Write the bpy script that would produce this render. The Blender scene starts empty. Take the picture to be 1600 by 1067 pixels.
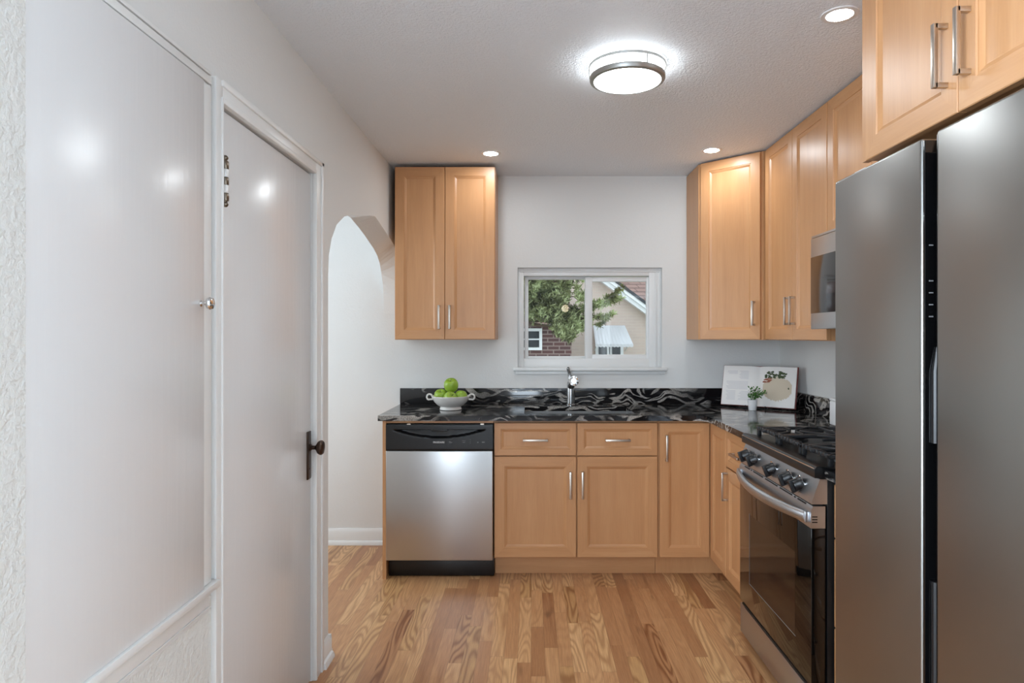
import bpy, bmesh, math, random
from mathutils import Vector, Matrix
random.seed(7)
S = bpy.context.scene
COL = S.collection
R = math.radians
PI = math.pi

# ------------------------------------------------------------------ camera
EYE = 1.354; F = 1030.0; CX, CY = 830.0, 525.0
cam_data = bpy.data.cameras.new('camera'); cam = bpy.data.objects.new('camera', cam_data); COL.objects.link(cam)
cam.location = (0, 0, EYE); cam.rotation_euler = (R(90), 0, 0)
cam_data.sensor_fit = 'HORIZONTAL'; cam_data.sensor_width = 36.0
cam_data.lens = 36.0*F/1600.0
cam_data.shift_x = (800.0-CX)/1600.0; cam_data.shift_y = -(533.5-CY)/1600.0
cam_data.clip_start = 0.02; cam_data.clip_end = 300
S.camera = cam

# ------------------------------------------------------------------ world, exposure, daylight and fill
S.view_settings.view_transform = 'Standard'; S.view_settings.look = 'None'
S.view_settings.gamma = 1.0; S.view_settings.use_curve_mapping = False
S.view_settings.exposure = 0.27
W = bpy.data.worlds.new('overcast_sky'); S.world = W; W.use_nodes = True
bg = W.node_tree.nodes['Background']; bg.inputs[0].default_value = (0.83, 0.91, 1.0, 1); bg.inputs[1].default_value = 1.75

def area(name, loc, rot, sx, sy, power, color):
    l = bpy.data.lights.new(name, 'AREA'); l.shape = 'RECTANGLE'; l.size = sx; l.size_y = sy
    l.energy = power; l.color = color
    o = bpy.data.objects.new(name, l); COL.objects.link(o); o.location = loc; o.rotation_euler = rot
    return o
# fill lights added in the unseen dining end, and daylight in the hall beyond the arch
area('rear_fill_light', (-1.75, -3.46, 1.45), (R(90), 0, 0), 2.2, 1.4, 105, (0.74, 0.87, 1.0))  # added fill from an assumed window opening behind the camera
area('side_fill_light', (-3.26, -1.5, 1.40), (R(90), 0, R(-90)), 2.6, 1.6, 340, (0.74, 0.87, 1.0))  # added side fill from an assumed dining window, out of view
area('overhead_fill_light', (-1.7, -1.5, 2.37), (0, 0, 0), 1.2, 0.8, 70, (0.86, 0.94, 1.0))  # unseen overhead panel added to brighten the room by bounce
area('hall_window_daylight', (-2.52, 3.45, 1.45), (R(90), 0, R(-90)), 1.2, 1.3, 20, (0.82, 0.92, 1.0))

CEIL = 2.395; BACK = 4.29; LW = -0.86; RW = 1.62

# ------------------------------------------------------------------ small helpers
def wx(px, Y): return (px-CX)*Y/F
def wz(py, Y): return EYE+(CY-py)*Y/F

def empty(name, loc=(0, 0, 0), rz=0.0):
    o = bpy.data.objects.new(name, None); COL.objects.link(o)
    o.empty_display_size = 0.1; o.location = loc; o.rotation_euler = (0, 0, rz); return o

def tag(o, label=None, cat=None, group=None, kind=None):
    if label: o['label'] = label
    if cat: o['category'] = cat
    if group: o['group'] = group
    if kind: o['kind'] = kind
    return o

def build(name, bm, mats, parent=None, smooth=35, label=None):
    me = bpy.data.meshes.new(name)
    bmesh.ops.recalc_face_normals(bm, faces=bm.faces[:])
    bm.to_mesh(me); bm.free()
    if not isinstance(mats, (list, tuple)): mats = [mats]
    for m in mats: me.materials.append(m)
    if smooth:
        me.polygons.foreach_set('use_smooth', [True]*len(me.polygons))
        me.set_sharp_from_angle(angle=R(smooth))
    o = bpy.data.objects.new(name, me); COL.objects.link(o)
    if parent: o.parent = parent
    if label: o['label'] = label
    return o

def NB(): return bmesh.new()

def box(bm, x0, x1, y0, y1, z0, z1, bev=0.0, seg=2, mi=0):
    M = Matrix.Translation(((x0+x1)/2, (y0+y1)/2, (z0+z1)/2)) @ Matrix.Diagonal((abs(x1-x0), abs(y1-y0), abs(z1-z0), 1))
    n0 = set(bm.faces)
    r = bmesh.ops.create_cube(bm, size=1.0, matrix=M)
    if bev > 0:
        es = list({e for v in r['verts'] for e in v.link_edges})
        bmesh.ops.bevel(bm, geom=es, offset=bev, segments=seg, profile=0.5, affect='EDGES', clamp_overlap=True)
    if mi:
        for f in bm.faces:
            if f not in n0: f.material_index = mi

def prism(bm, pts, a0, a1, axis='x', mi=0):
    """extrude a closed polygon; pts are (u,v): axis x -> (y,z), y -> (x,z), z -> (x,y)"""
    def mk(a, p):
        if axis == 'x': return (a, p[0], p[1])
        if axis == 'y': return (p[0], a, p[1])
        return (p[0], p[1], a)
    A = [bm.verts.new(mk(a0, p)) for p in pts]; B = [bm.verts.new(mk(a1, p)) for p in pts]
    n = len(pts); fs = [bm.faces.new(A), bm.faces.new(B[::-1])]
    for i in range(n): fs.append(bm.faces.new((A[i], B[i], B[(i+1) % n], A[(i+1) % n])))
    for f in fs: f.material_index = mi
    return fs

def lathe(bm, prof, center=(0, 0, 0), n=32, M=None, mi=0):
    """prof: list of (r,z) revolved about z; r=0 closes"""
    rings = []
    for r, z in prof:
        if r < 1e-6: ring = [bm.verts.new((0, 0, z))]
        else: ring = [bm.verts.new((r*math.cos(2*PI*i/n), r*math.sin(2*PI*i/n), z)) for i in range(n)]
        rings.append(ring)
    fs = []
    for a, b in zip(rings, rings[1:]):
        if len(a) == 1 and len(b) == 1: continue
        for i in range(n):
            j = (i+1) % n
            if len(a) == 1: fs.append(bm.faces.new((a[0], b[i], b[j])))
            elif len(b) == 1: fs.append(bm.faces.new((a[i], b[0], a[j])))
            else: fs.append(bm.faces.new((a[i], b[i], b[j], a[j])))
    for f in fs: f.material_index = mi
    T = Matrix.Translation(center) @ (M if M else Matrix.Identity(4))
    bmesh.ops.transform(bm, matrix=T, verts=[v for r in rings for v in r])

def tube(bm, pts, rad, n=10, flat=None, mi=0, closed=False):
    """round (or elliptical: flat=(ru,rv) multipliers) tube along points"""
    P = [Vector(p) for p in pts]; rings = []; N = len(P)
    up0 = Vector((0, 0, 1))
    for i, p in enumerate(P):
        if closed: t = P[(i+1) % N]-P[i-1]
        else: t = P[min(i+1, N-1)]-P[max(i-1, 0)]
        t.normalize()
        up = up0 if abs(t.dot(up0)) < 0.95 else Vector((0, 1, 0))
        u = t.cross(up).normalized(); v = u.cross(t).normalized()
        r = rad[i] if isinstance(rad, (list, tuple)) else rad
        fu, fv = flat if flat else (1, 1)
        rings.append([bm.verts.new(p+u*(r*fu*math.cos(2*PI*k/n))+v*(r*fv*math.sin(2*PI*k/n))) for k in range(n)])
    fs = []
    rng = range(N) if closed else range(N-1)
    for i in rng:
        a, b = rings[i], rings[(i+1) % N]
        for k in range(n): fs.append(bm.faces.new((a[k], a[(k+1) % n], b[(k+1) % n], b[k])))
    if not closed: fs.append(bm.faces.new(rings[0][::-1])); fs.append(bm.faces.new(rings[-1]))
    for f in fs: f.material_index = mi

def copy_tree(o, parent=None):
    c = o.copy(); COL.objects.link(c)
    if parent: c.parent = parent
    for ch in list(o.children): copy_tree(ch, c)
    return c

# ------------------------------------------------------------------ materials
def srgb(r, g, b):
    def f(c):
        c /= 255.0
        return c/12.92 if c <= 0.04045 else ((c+0.055)/1.055)**2.4
    return (f(r), f(g), f(b), 1)

class NT:
    def __init__(s, name):
        s.m = bpy.data.materials.new(name); s.m.use_nodes = True
        s.t = s.m.node_tree; s.p = s.t.nodes['Principled BSDF']; s.out = s.t.nodes['Material Output']
    def n(s, typ, ins=None, **kw):
        nd = s.t.nodes.new(typ)
        for k, v in kw.items(): setattr(nd, k, v)
        for k, v in (ins or {}).items(): s.set(nd.inputs[k], v)
        return nd
    def set(s, sock, v):
        if isinstance(v, bpy.types.NodeSocket): s.t.links.new(v, sock)
        elif isinstance(v, bpy.types.Node): s.t.links.new(v.outputs[0], sock)
        else: sock.default_value = v
    def P(s, **kw):
        for k, v in kw.items(): s.set(s.p.inputs[k.replace('_', ' ')], v)
    def math(s, op, a, b=0.0, c=None):
        ins = {0: a, 1: b}
        if c is not None: ins[2] = c
        return s.n('ShaderNodeMath', ins, operation=op).outputs[0]
    def obj(s): return s.n('ShaderNodeTexCoord').outputs['Object']
    def mapping(s, v, scale=(1, 1, 1), loc=(0, 0, 0), rot=(0, 0, 0)):
        return s.n('ShaderNodeMapping', {'Vector': v, 'Scale': scale, 'Location': loc, 'Rotation': rot}).outputs[0]
    def noise(s, v, scale, detail=3, rough=0.5, dist=0.0):
        return s.n('ShaderNodeTexNoise', {'Vector': v, 'Scale': scale, 'Detail': detail, 'Roughness': rough, 'Distortion': dist}).outputs[0]
    def ramp(s, fac, stops, interp='LINEAR'):
        r = s.n('ShaderNodeValToRGB', {'Fac': fac}); cr = r.color_ramp; cr.interpolation = interp
        while len(cr.elements) < len(stops): cr.elements.new(0.5)
        for e, (p, c) in zip(cr.elements, stops): e.position = p; e.color = c if len(c) == 4 else (*c, 1)
        return r.outputs[0]
    def mix(s, fac, a, b, blend='MIX'):
        nd = s.n('ShaderNodeMix', data_type='RGBA', blend_type=blend)
        s.set(nd.inputs[0], fac); s.set(nd.inputs[6], a); s.set(nd.inputs[7], b); return nd.outputs[2]
    def bump(s, h, strength, dist=0.01):
        b = s.n('ShaderNodeBump', {'Height': h, 'Strength': strength, 'Distance': dist}).outputs[0]
        s.set(s.p.inputs['Normal'], b); return b
    def rnd_vec(s, v, amt=20.0):
        r = s.n('ShaderNodeObjectInfo').outputs['Random']
        c = s.n('ShaderNodeCombineXYZ', {0: s.math('MULTIPLY', r, amt), 1: s.math('MULTIPLY', r, amt*1.7), 2: s.math('MULTIPLY', r, amt*0.6)})
        return s.n('ShaderNodeVectorMath', {0: v, 1: c.outputs[0]}, operation='ADD').outputs[0]

def simple(name, col, rough=0.5, metal=0.0, **kw):
    t = NT(name); t.P(Base_Color=col, Roughness=rough, Metallic=metal, **kw)
    v = t.obj(); t.bump(t.noise(v, 180, 2), 0.04, 0.002)
    return t.m

def plaster(name, col, scale, strength, rough=0.75):
    t = NT(name); v = t.obj()
    a = t.noise(v, scale, 4, 0.55, 0.3); b = t.noise(v, scale*3.3, 2)
    h = t.math('ADD', t.math('MULTIPLY', t.ramp(a, [(0.38, (0, 0, 0)), (0.62, (1, 1, 1))]), 0.8), t.math('MULTIPLY', b, 0.35))
    t.bump(h, strength, 0.004)
    t.P(Base_Color=col, Roughness=rough); return t.m

M = {}
M['wall'] = plaster('wall_paint', srgb(226, 226, 224), 75, 0.10)
M['wall_rough'] = plaster('wall_paint_smooth', srgb(228, 228, 226), 95, 0.12)
M['wall_near'] = plaster('wall_paint_rough', srgb(226, 226, 222), 62, 0.55)
M['ceiling'] = plaster('ceiling_paint', srgb(240, 245, 250), 110, 0.60, 0.6)

def gloss_white(name, col, rough):
    t = NT(name); v = t.obj()
    h = t.noise(t.mapping(v, (60, 60, 2.5)), 1.0, 3)
    h2 = t.noise(v, 16, 2)
    t.bump(t.math('ADD', h, h2), 0.10, 0.004)
    t.P(Base_Color=col, Roughness=rough); return t.m
M['gloss'] = gloss_white('gloss_white_paint', srgb(226, 225, 224), 0.24)
M['trim'] = gloss_white('trim_white_paint', srgb(232, 232, 230), 0.32)
M['vinyl'] = simple('white_vinyl', srgb(228, 229, 228), 0.35)
M['ceramic'] = simple('white_ceramic', srgb(226, 222, 216), 0.18)
M['white_plastic'] = simple('white_plastic', srgb(232, 232, 232), 0.35)

def maple(name, horiz):
    t = NT(name); v = t.rnd_vec(t.obj(), 9.0)
    sc = (1.3, 14, 16) if horiz else (16, 14, 1.3)
    a = t.noise(t.mapping(v, sc), 1.0, 4, 0.6, 0.25)
    sf = (10, 160, 190) if horiz else (190, 160, 10)
    b = t.noise(t.mapping(v, sf), 1.0, 2)
    c = t.noise(v, 3.0, 2)
    f = t.math('ADD', t.math('MULTIPLY', a, 0.6), t.math('ADD', t.math('MULTIPLY', b, 0.22), t.math('MULTIPLY', c, 0.18)))
    col = t.ramp(f, [(0.28, srgb(184, 133, 89)), (0.5, srgb(196, 144, 98)), (0.72, srgb(206, 156, 110))])
    t.P(Base_Color=col, Roughness=0.36); t.bump(b, 0.03, 0.001)
    return t.m
M['maple'] = maple('maple_vertical_grain', False)
M['maple_h'] = maple('maple_horizontal_grain', True)
MAP = [M['maple'], M['maple_h']]
M['cab_inside'] = simple('cabinet_edge_wood', srgb(176, 132, 94), 0.5)

def metal(name, col, rough, stretch=(2, 2, 300), bump=0.03, var=0.05):
    t = NT(name); v = t.obj()
    h = t.noise(t.mapping(v, stretch), 1.0, 3)
    t.P(Base_Color=col, Metallic=1.0, Roughness=t.math('ADD', rough-var/2, t.math('MULTIPLY', h, var)))
    t.bump(h, bump, 0.001); return t.m
M['nickel'] = metal('brushed_nickel', srgb(200, 190, 178), 0.32)
M['lamp_nickel'] = metal('lamp_nickel', srgb(176, 175, 172), 0.4)
M['chrome'] = simple('polished_chrome', srgb(225, 225, 225), 0.08, 1.0)
M['faucet'] = simple('faucet_steel', srgb(172, 172, 172), 0.17, 1.0)
M['steel'] = metal('stainless_steel', srgb(192, 191, 190), 0.30, (70, 70, 0.8), 0.0, 0.012)
M['steel_range'] = metal('range_steel', srgb(186, 187, 190), 0.33, (2, 2, 260), 0.01)
M['steel_fridge'] = metal('fridge_steel', srgb(152, 151, 148), 0.34, (70, 70, 0.8), 0.004, 0.02)
M['bronze'] = simple('aged_bronze', srgb(72, 58, 50), 0.33, 0.9)
M['old_nickel'] = simple('tarnished_nickel', srgb(120, 110, 98), 0.28, 1.0)
M['black'] = simple('black_plastic', srgb(13, 13, 15), 0.34)
M['black_gloss'] = simple('black_gloss', srgb(9, 9, 10), 0.07)
M['enamel'] = simple('black_enamel', srgb(13, 13, 14), 0.32)
M['iron'] = simple('cast_iron', srgb(30, 30, 32), 0.45)
M['dark_gap'] = simple('dark_recess', srgb(12, 12, 12), 0.6)
M['oven_glass'] = NT('oven_glass').m
M['oven_glass'].node_tree.nodes['Principled BSDF'].inputs['Base Color'].default_value = srgb(10, 8, 7)
M['oven_glass'].node_tree.nodes['Principled BSDF'].inputs['Roughness'].default_value = 0.03
M['oven_glass'].node_tree.nodes['Principled BSDF'].inputs['IOR'].default_value = 1.5
M['cavity'] = simple('oven_cavity', srgb(16, 13, 12), 0.04)
M['mark'] = simple('printed_white', srgb(215, 215, 215), 0.5)
M['mark_dim'] = simple('printed_grey', srgb(120, 120, 120), 0.5)

def glass(name):
    t = NT(name); t.t.nodes.remove(t.p)
    fr = t.n('ShaderNodeFresnel', {'IOR': 1.4}).outputs[0]
    tr = t.n('ShaderNodeBsdfTransparent', {0: (0.96, 0.98, 0.97, 1)}); gl = t.n('ShaderNodeBsdfGlossy', {'Roughness': 0.0})
    mx = t.n('ShaderNodeMixShader', {0: fr, 1: tr.outputs[0], 2: gl.outputs[0]})
    t.t.links.new(mx.outputs[0], t.out.inputs[0]); return t.m
M['glass'] = glass('window_glass')

def emit(name, col, st):
    t = NT(name); t.P(Base_Color=(0.9, 0.9, 0.9, 1), Emission_Color=col, Emission_Strength=st); return t.m
M['lamp_glow'] = emit('lamp_diffuser_glow', (0.88, 0.95, 1.0, 1), 24)
M['lamp_side'] = emit('lamp_side_glow', (0.90, 0.96, 1.0, 1), 10)
M['led_glow'] = emit('downlight_glow', (0.90, 0.96, 1.0, 1), 150)
M['globe_glow'] = emit('pendant_globe_glow', (1.0, 0.80, 0.50, 1), 9)

def granite():
    t = NT('black_granite'); v = t.obj()
    w = t.n('ShaderNodeTexNoise', {'Vector': v, 'Scale': 4.2, 'Detail': 2.0}).outputs['Color']
    wv = t.n('ShaderNodeVectorMath', {0: w, 1: (0.24, 0.24, 0.24)}, operation='MULTIPLY').outputs[0]
    p = t.n('ShaderNodeVectorMath', {0: v, 1: wv}, operation='ADD').outputs[0]
    ps = t.mapping(p, (1.35, 3.6, 6.6), rot=(0, R(4), R(7)))
    n1 = t.noise(ps, 1.0, 3, 0.55, 0.4)
    s = t.math('SINE', t.math('MULTIPLY', n1, 58.0))
    band = t.ramp(s, [(0.30, (0, 0, 0)), (0.80, (1, 1, 1))])
    mask = t.ramp(t.noise(t.mapping(p, (1.6, 3, 4)), 1.3, 2), [(0.38, (0, 0, 0)), (0.54, (1, 1, 1))])
    sp = t.noise(v, 260, 2, 0.7)
    spk = t.ramp(sp, [(0.38, (0.25, 0.25, 0.25)), (0.6, (1, 1, 1))])
    f = t.math('MULTIPLY', t.math('MULTIPLY', band, mask), spk)
    tone = t.mix(t.noise(v, 5, 2), srgb(168, 166, 164), srgb(208, 200, 188))
    blk = t.mix(t.math('MULTIPLY', t.noise(v, 140, 3), 0.35), srgb(11, 11, 13), srgb(52, 50, 52))
    t.P(Base_Color=t.mix(f, blk, tone), Roughness=0.085); return t.m
M['granite'] = granite()

def oak():
    t = NT('oak_strip_floor'); v = t.obj()
    sx = t.n('ShaderNodeSeparateXYZ', {0: v}); X, Y = sx.outputs[0], sx.outputs[1]
    w = 0.0575
    rx = t.math('DIVIDE', X, w); row = t.math('FLOOR', rx); fx = t.math('FRACT', rx)
    r1 = t.n('ShaderNodeTexWhiteNoise', {'W': row}, noise_dimensions='1D').outputs[0]
    r2 = t.n('ShaderNodeTexWhiteNoise', {'W': t.math('ADD', row, 71.3)}, noise_dimensions='1D').outputs[0]
    L = t.math('ADD', 0.42, t.math('MULTIPLY', r2, 0.55))
    ry = t.math('DIVIDE', t.math('ADD', Y, t.math('ADD', 20.0, t.math('MULTIPLY', r1, 7.0))), L)
    col_ = t.math('FLOOR', ry); fy = t.math('FRACT', ry)
    cid = t.n('ShaderNodeCombineXYZ', {0: row, 1: col_})
    wn = t.n('ShaderNodeTexWhiteNoise', {'Vector': cid.outputs[0]}, noise_dimensions='2D')
    idv, idc = wn.outputs[0], wn.outputs[1]
    sc = t.n('ShaderNodeSeparateColor', {0: idc}); i2, i3 = sc.outputs[0], sc.outputs[1]
    gv = t.n('ShaderNodeCombineXYZ', {0: t.math('ADD', X, t.math('MULTIPLY', i2, 31.0)), 1: t.math('ADD', Y, t.math('MULTIPLY', i3, 57.0)), 2: t.math('MULTIPLY', idv, 40.0)}).outputs[0]
    ca = t.noise(t.mapping(gv, (9.5, 1.25, 1)), 1.0, 1, 0.4, 0.15)
    ring = t.math('ADD', t.math('MULTIPLY', t.math('SINE', t.math('MULTIPLY', ca, 105.0)), 0.5), 0.5)
    ring = t.math('POWER', ring, 1.6)
    fine = t.noise(t.mapping(gv, (330, 9, 1)), 1.0, 3, 0.65)
    mid = t.noise(t.mapping(gv, (38, 1.6, 1)), 1.0, 3, 0.6)
    base = t.ramp(idv, [(0.0, srgb(160, 110, 72)), (0.2, srgb(188, 137, 94)), (0.5, srgb(206, 157, 110)), (0.75, srgb(224, 180, 130)), (0.9, srgb(200, 155, 104)), (1.0, srgb(182, 130, 88))])
    dark = t.mix(1.0, base, srgb(160, 122, 94), 'MULTIPLY')
    rf = t.math('MULTIPLY', ring, t.math('ADD', 0.04, t.math('MULTIPLY', t.math('POWER', i2, 2.0), 0.75)))
    c1 = t.mix(rf, base, dark)
    pore = t.ramp(fine, [(0.40, (1, 1, 1)), (0.62, (0, 0, 0))])
    c2 = t.mix(t.math('MULTIPLY', pore, 0.28), c1, dark)
    md = t.ramp(mid, [(0.55, (0, 0, 0)), (0.78, (1, 1, 1))])
    c3 = t.mix(t.math('MULTIPLY', md, 0.55), c2, dark)
    kn = t.ramp(t.noise(t.mapping(gv, (13, 3.2, 1)), 1.0, 2), [(0.70, (0, 0, 0)), (0.80, (1, 1, 1))])
    c3 = t.mix(t.math('MULTIPLY', kn, 0.6), c3, srgb(96, 62, 40))
    ex = t.math('MINIMUM', fx, t.math('SUBTRACT', 1.0, fx))
    ey = t.math('MULTIPLY', t.math('MINIMUM', fy, t.math('SUBTRACT', 1.0, fy)), t.math('DIVIDE', L, w))
    e = t.math('MINIMUM', ex, ey)
    gap = t.ramp(e, [(0.0, (1, 1, 1)), (0.022, (0, 0, 0))])
    c4 = t.mix(t.math('MULTIPLY', gap, 0.55), c3, srgb(92, 60, 38))
    t.P(Base_Color=c4, Roughness=t.math('ADD', 0.27, t.math('MULTIPLY', fine, 0.1)))
    t.bump(t.math('SUBTRACT', t.math('MULTIPLY', fine, 0.25), gap), 0.12, 0.001)
    return t.m
M['oak'] = oak()

def brick(name, c1, c2, mort, sx):
    t = NT(name); v = t.obj()
    s = t.n('ShaderNodeSeparateXYZ', {0: v})
    vv = t.n('ShaderNodeCombineXYZ', {0: t.math('ADD', s.outputs[0], s.outputs[1]), 1: s.outputs[2]}).outputs[0]
    b = t.n('ShaderNodeTexBrick', {'Vector': vv, 'Color1': c1, 'Color2': c2, 'Mortar': mort, 'Scale': 1.0, 'Mortar Size': 0.012, 'Brick Width': sx, 'Row Height': sx*0.34})
    c = t.mix(t.math('MULTIPLY', t.noise(v, 2.2, 3), 0.5), b.outputs[0], c2)
    t.P(Base_Color=c, Roughness=0.85); return t.m
M['tan_brick'] = brick('tan_brick', srgb(206, 186, 174), srgb(196, 178, 170), srgb(203, 188, 178), 0.20)
M['red_brick'] = brick('red_brick', srgb(104, 68, 66), srgb(84, 58, 60), srgb(160, 142, 136), 0.24)
M['roof_tile'] = brick('roof_tile', srgb(160, 132, 124), srgb(136, 112, 106), srgb(98, 80, 76), 0.30)
M['white_paint_out'] = simple('outdoor_white_paint', srgb(236, 238, 242), 0.6)
M['dark_glass'] = simple('dark_window_glass', srgb(46, 50, 56), 0.08)

def leafmat(name, a, b, c):
    t = NT(name); v = t.obj()
    col = t.ramp(t.noise(v, 5.5, 3), [(0.36, a), (0.5, b), (0.64, c)])
    t.P(Base_Color=col, Roughness=0.6); return t.m
M['needles'] = leafmat('pine_needles', srgb(74, 76, 46), srgb(132, 138, 92), srgb(188, 198, 150))
M['herb'] = leafmat('herb_leaves', srgb(48, 92, 30), srgb(70, 122, 44), srgb(98, 150, 62))
M['bark'] = simple('tree_bark', srgb(92, 74, 60), 0.9)
M['grass'] = leafmat('lawn', srgb(96, 104, 66), srgb(112, 120, 76), srgb(132, 134, 92))
def applemat():
    t = NT('apple_skin'); v = t.rnd_vec(t.obj(), 3.0)
    n = t.noise(v, 30, 3); sp = t.ramp(t.noise(v, 420, 1), [(0.66, (0, 0, 0)), (0.72, (1, 1, 1))])
    c = t.mix(n, srgb(122, 158, 40), srgb(158, 186, 66)); c = t.mix(t.math('MULTIPLY', sp, 0.4), c, srgb(206, 216, 140))
    t.P(Base_Color=c, Roughness=0.28); return t.m
M['apple'] = applemat()
M['paper'] = simple('book_paper', srgb(233, 229, 225), 0.6)
M['print_grey'] = simple('printed_text', srgb(206, 203, 206), 0.6)
M['print_tan'] = simple('printed_picture_tan', srgb(205, 190, 168), 0.6)
M['print_red'] = simple('printed_picture_red', srgb(150, 84, 60), 0.6)
M['print_green'] = simple('printed_picture_green', srgb(62, 74, 40), 0.6)
M['cover_red'] = simple('book_cover_red', srgb(118, 44, 38), 0.5)
M['black_wire'] = simple('black_wire', srgb(22, 22, 22), 0.4)
M['grey_panel'] = simple('fridge_display', srgb(46, 44, 41), 0.12)

# ------------------------------------------------------------------ room shell
bm = NB(); box(bm, -3.4, 1.75, -3.6, 4.4, -0.06, 0.0); tag(build('floor', bm, M['oak'], smooth=0), kind='structure')
bm = NB(); box(bm, -3.4, 1.75, -3.6, 4.4, CEIL, CEIL+0.08); tag(build('ceiling', bm, M['ceiling'], smooth=0), kind='structure')

WX0, WX1, WZ0, WZ1 = wx(808.8, BACK), wx(1034.5, BACK), wz(575, BACK), wz(418, BACK)
bm = NB()
box(bm, -2.7, WX0, BACK, BACK+0.16, 0, CEIL); box(bm, WX1, 1.75, BACK, BACK+0.16, 0, CEIL)
box(bm, WX0, WX1, BACK, BACK+0.16, 0, WZ0); box(bm, WX0, WX1, BACK, BACK+0.16, WZ1, CEIL)
tag(build('wall_back', bm, M['wall'], smooth=0), kind='structure')
bm = NB(); box(bm, RW, RW+0.13, -3.5, BACK, 0, CEIL); tag(build('wall_right', bm, M['wall'], smooth=0), kind='structure')

# left wall with the closet doorway and the arch that dies into the back wall
T = 0.10
DY0, DY1, DZ1 = 1.808, 2.588, 1.992
arch = [(2.792, 0), (2.794, 1.62), (2.800, 1.695), (2.838, 1.77), (2.912, 1.845), (3.03, 1.902), (3.135, 1.93), (3.30, 1.966),
        (3.45, 1.99), (3.60, 2.005), (3.70, 1.998), (3.86, 1.966), (4.0, 1.93), (4.10, 1.885), (4.17, 1.83), (4.22, 1.77), (4.258, 1.70), (4.278, 1.62), (BACK, 1.50)]
bm = NB()
box(bm, LW-T, LW, 0.35, DY0, 0, CEIL); box(bm, LW-T, LW, DY0, DY1, DZ1, CEIL); box(bm, LW-T, LW, DY1, arch[0][0], 0, CEIL)
far_side = arch[:8]+[(3.42, 1.983), (3.50, 1.983), (3.676, 1.957), (3.80, 1.934), (3.919, 1.908), (4.02, 1.886), (4.111, 1.856), (4.17, 1.82), (4.217, 1.765), (4.255, 1.70), (4.28, 1.63), (BACK, 1.50)]
near_side = arch[:7]+[(3.30, 1.955), (3.50, 1.995), (3.60, 2.010), (3.635, 2.012), (3.70, 2.003), (4.15, 1.922), (4.19, 1.87), (4.225, 1.79), (4.26, 1.69), (4.28, 1.62), (BACK, 1.50)]
def lerp_prof(P, y):
    for (a, za), (b, zb) in zip(P[1:], P[2:]):
        if a <= y <= b: return za+(zb-za)*(y-a)/(b-a)
    return P[-1][1]
ys = sorted({p[0] for p in far_side[1:]+near_side[1:]}|{arch[0][0]})
prev = None                                                        # the soffit is hand-plastered: its two faces differ slightly
for y in ys:
    zn, zf = (1.62, 1.62) if y == arch[0][0] else (lerp_prof(near_side, y), lerp_prof(far_side, y))
    cur = [bm.verts.new(p) for p in ((LW, y, zn), (LW, y, CEIL), (LW-T, y, CEIL), (LW-T, y, zf))]
    if prev:
        for q in range(4): bm.faces.new((prev[q], prev[(q+1) % 4], cur[(q+1) % 4], cur[q]))
    else: bm.faces.new(cur)
    prev = cur
bm.faces.new(prev[::-1])
bmesh.ops.remove_doubles(bm, verts=bm.verts[:], dist=0.0005)
tag(build('wall_left', bm, M['wall_rough'], smooth=0), kind='structure')
bm = NB(); box(bm, LW-0.001, -0.8385, 0.35, 1.0935, 0, CEIL); box(bm, LW-0.001, LW+0.002, 1.0935, 1.768, 0, 0.66)
tag(build('wall_left_near', bm, M['wall_near'], smooth=0), kind='structure')
# closet backing behind the door, hall shell beyond the arch, dining end behind the camera
bm = NB(); box(bm, -1.75, -1.70, 1.5, 2.70, 0, CEIL); box(bm, -1.70, LW-T, 1.5, 1.55, 0, CEIL)
tag(build('wall_closet', bm, M['wall'], smooth=0), kind='structure')
bm = NB(); box(bm, -2.7, -2.58, 2.7, BACK, 0, CEIL); box(bm, -2.7, LW-T, 2.70, 2.75, 0, CEIL)
tag(build('wall_hall', bm, M['wall'], smooth=0), kind='structure')
bm = NB()
box(bm, -3.3, -2.85, -3.5, -3.4, 0, CEIL); box(bm, -0.65, RW, -3.5, -3.4, 0, CEIL)
box(bm, -2.85, -0.65, -3.5, -3.4, 0, 0.45); box(bm, -2.85, -0.65, -3.5, -3.4, 2.20, CEIL)
tag(build('wall_rear', bm, plaster('rear_wall_dim_grey', srgb(98, 97, 95), 75, 0.1), smooth=0), kind='structure')  # unseen wall coloured dark so its reflections in the kitchen stay dim
bm = NB()
box(bm, -3.3, -3.2, -3.4, -2.8, 0, CEIL); box(bm, -3.3, -3.2, -0.2, 0.45, 0, CEIL)
box(bm, -3.3, -3.2, -2.8, -0.2, 0, 0.60); box(bm, -3.3, -3.2, -2.8, -0.2, 2.20, CEIL)
box(bm, -3.2, LW-T, 0.35, 0.45, 0, CEIL)
tag(build('wall_dining', bm, M['wall'], smooth=0), kind='structure')

rug = build('bounce_rug', (lambda b: (box(b, -2.6, 1.2, -3.1, 0.30, 0.0005, 0.012, 0.004), b)[1])(NB()), simple('bounce_rug_grey', srgb(150, 152, 155), 0.95))  # unseen rug added to bounce neutral light up to the ceiling
tag(rug, 'grey rug added on the unseen dining floor behind the viewer for bounce light', 'rug')
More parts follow.
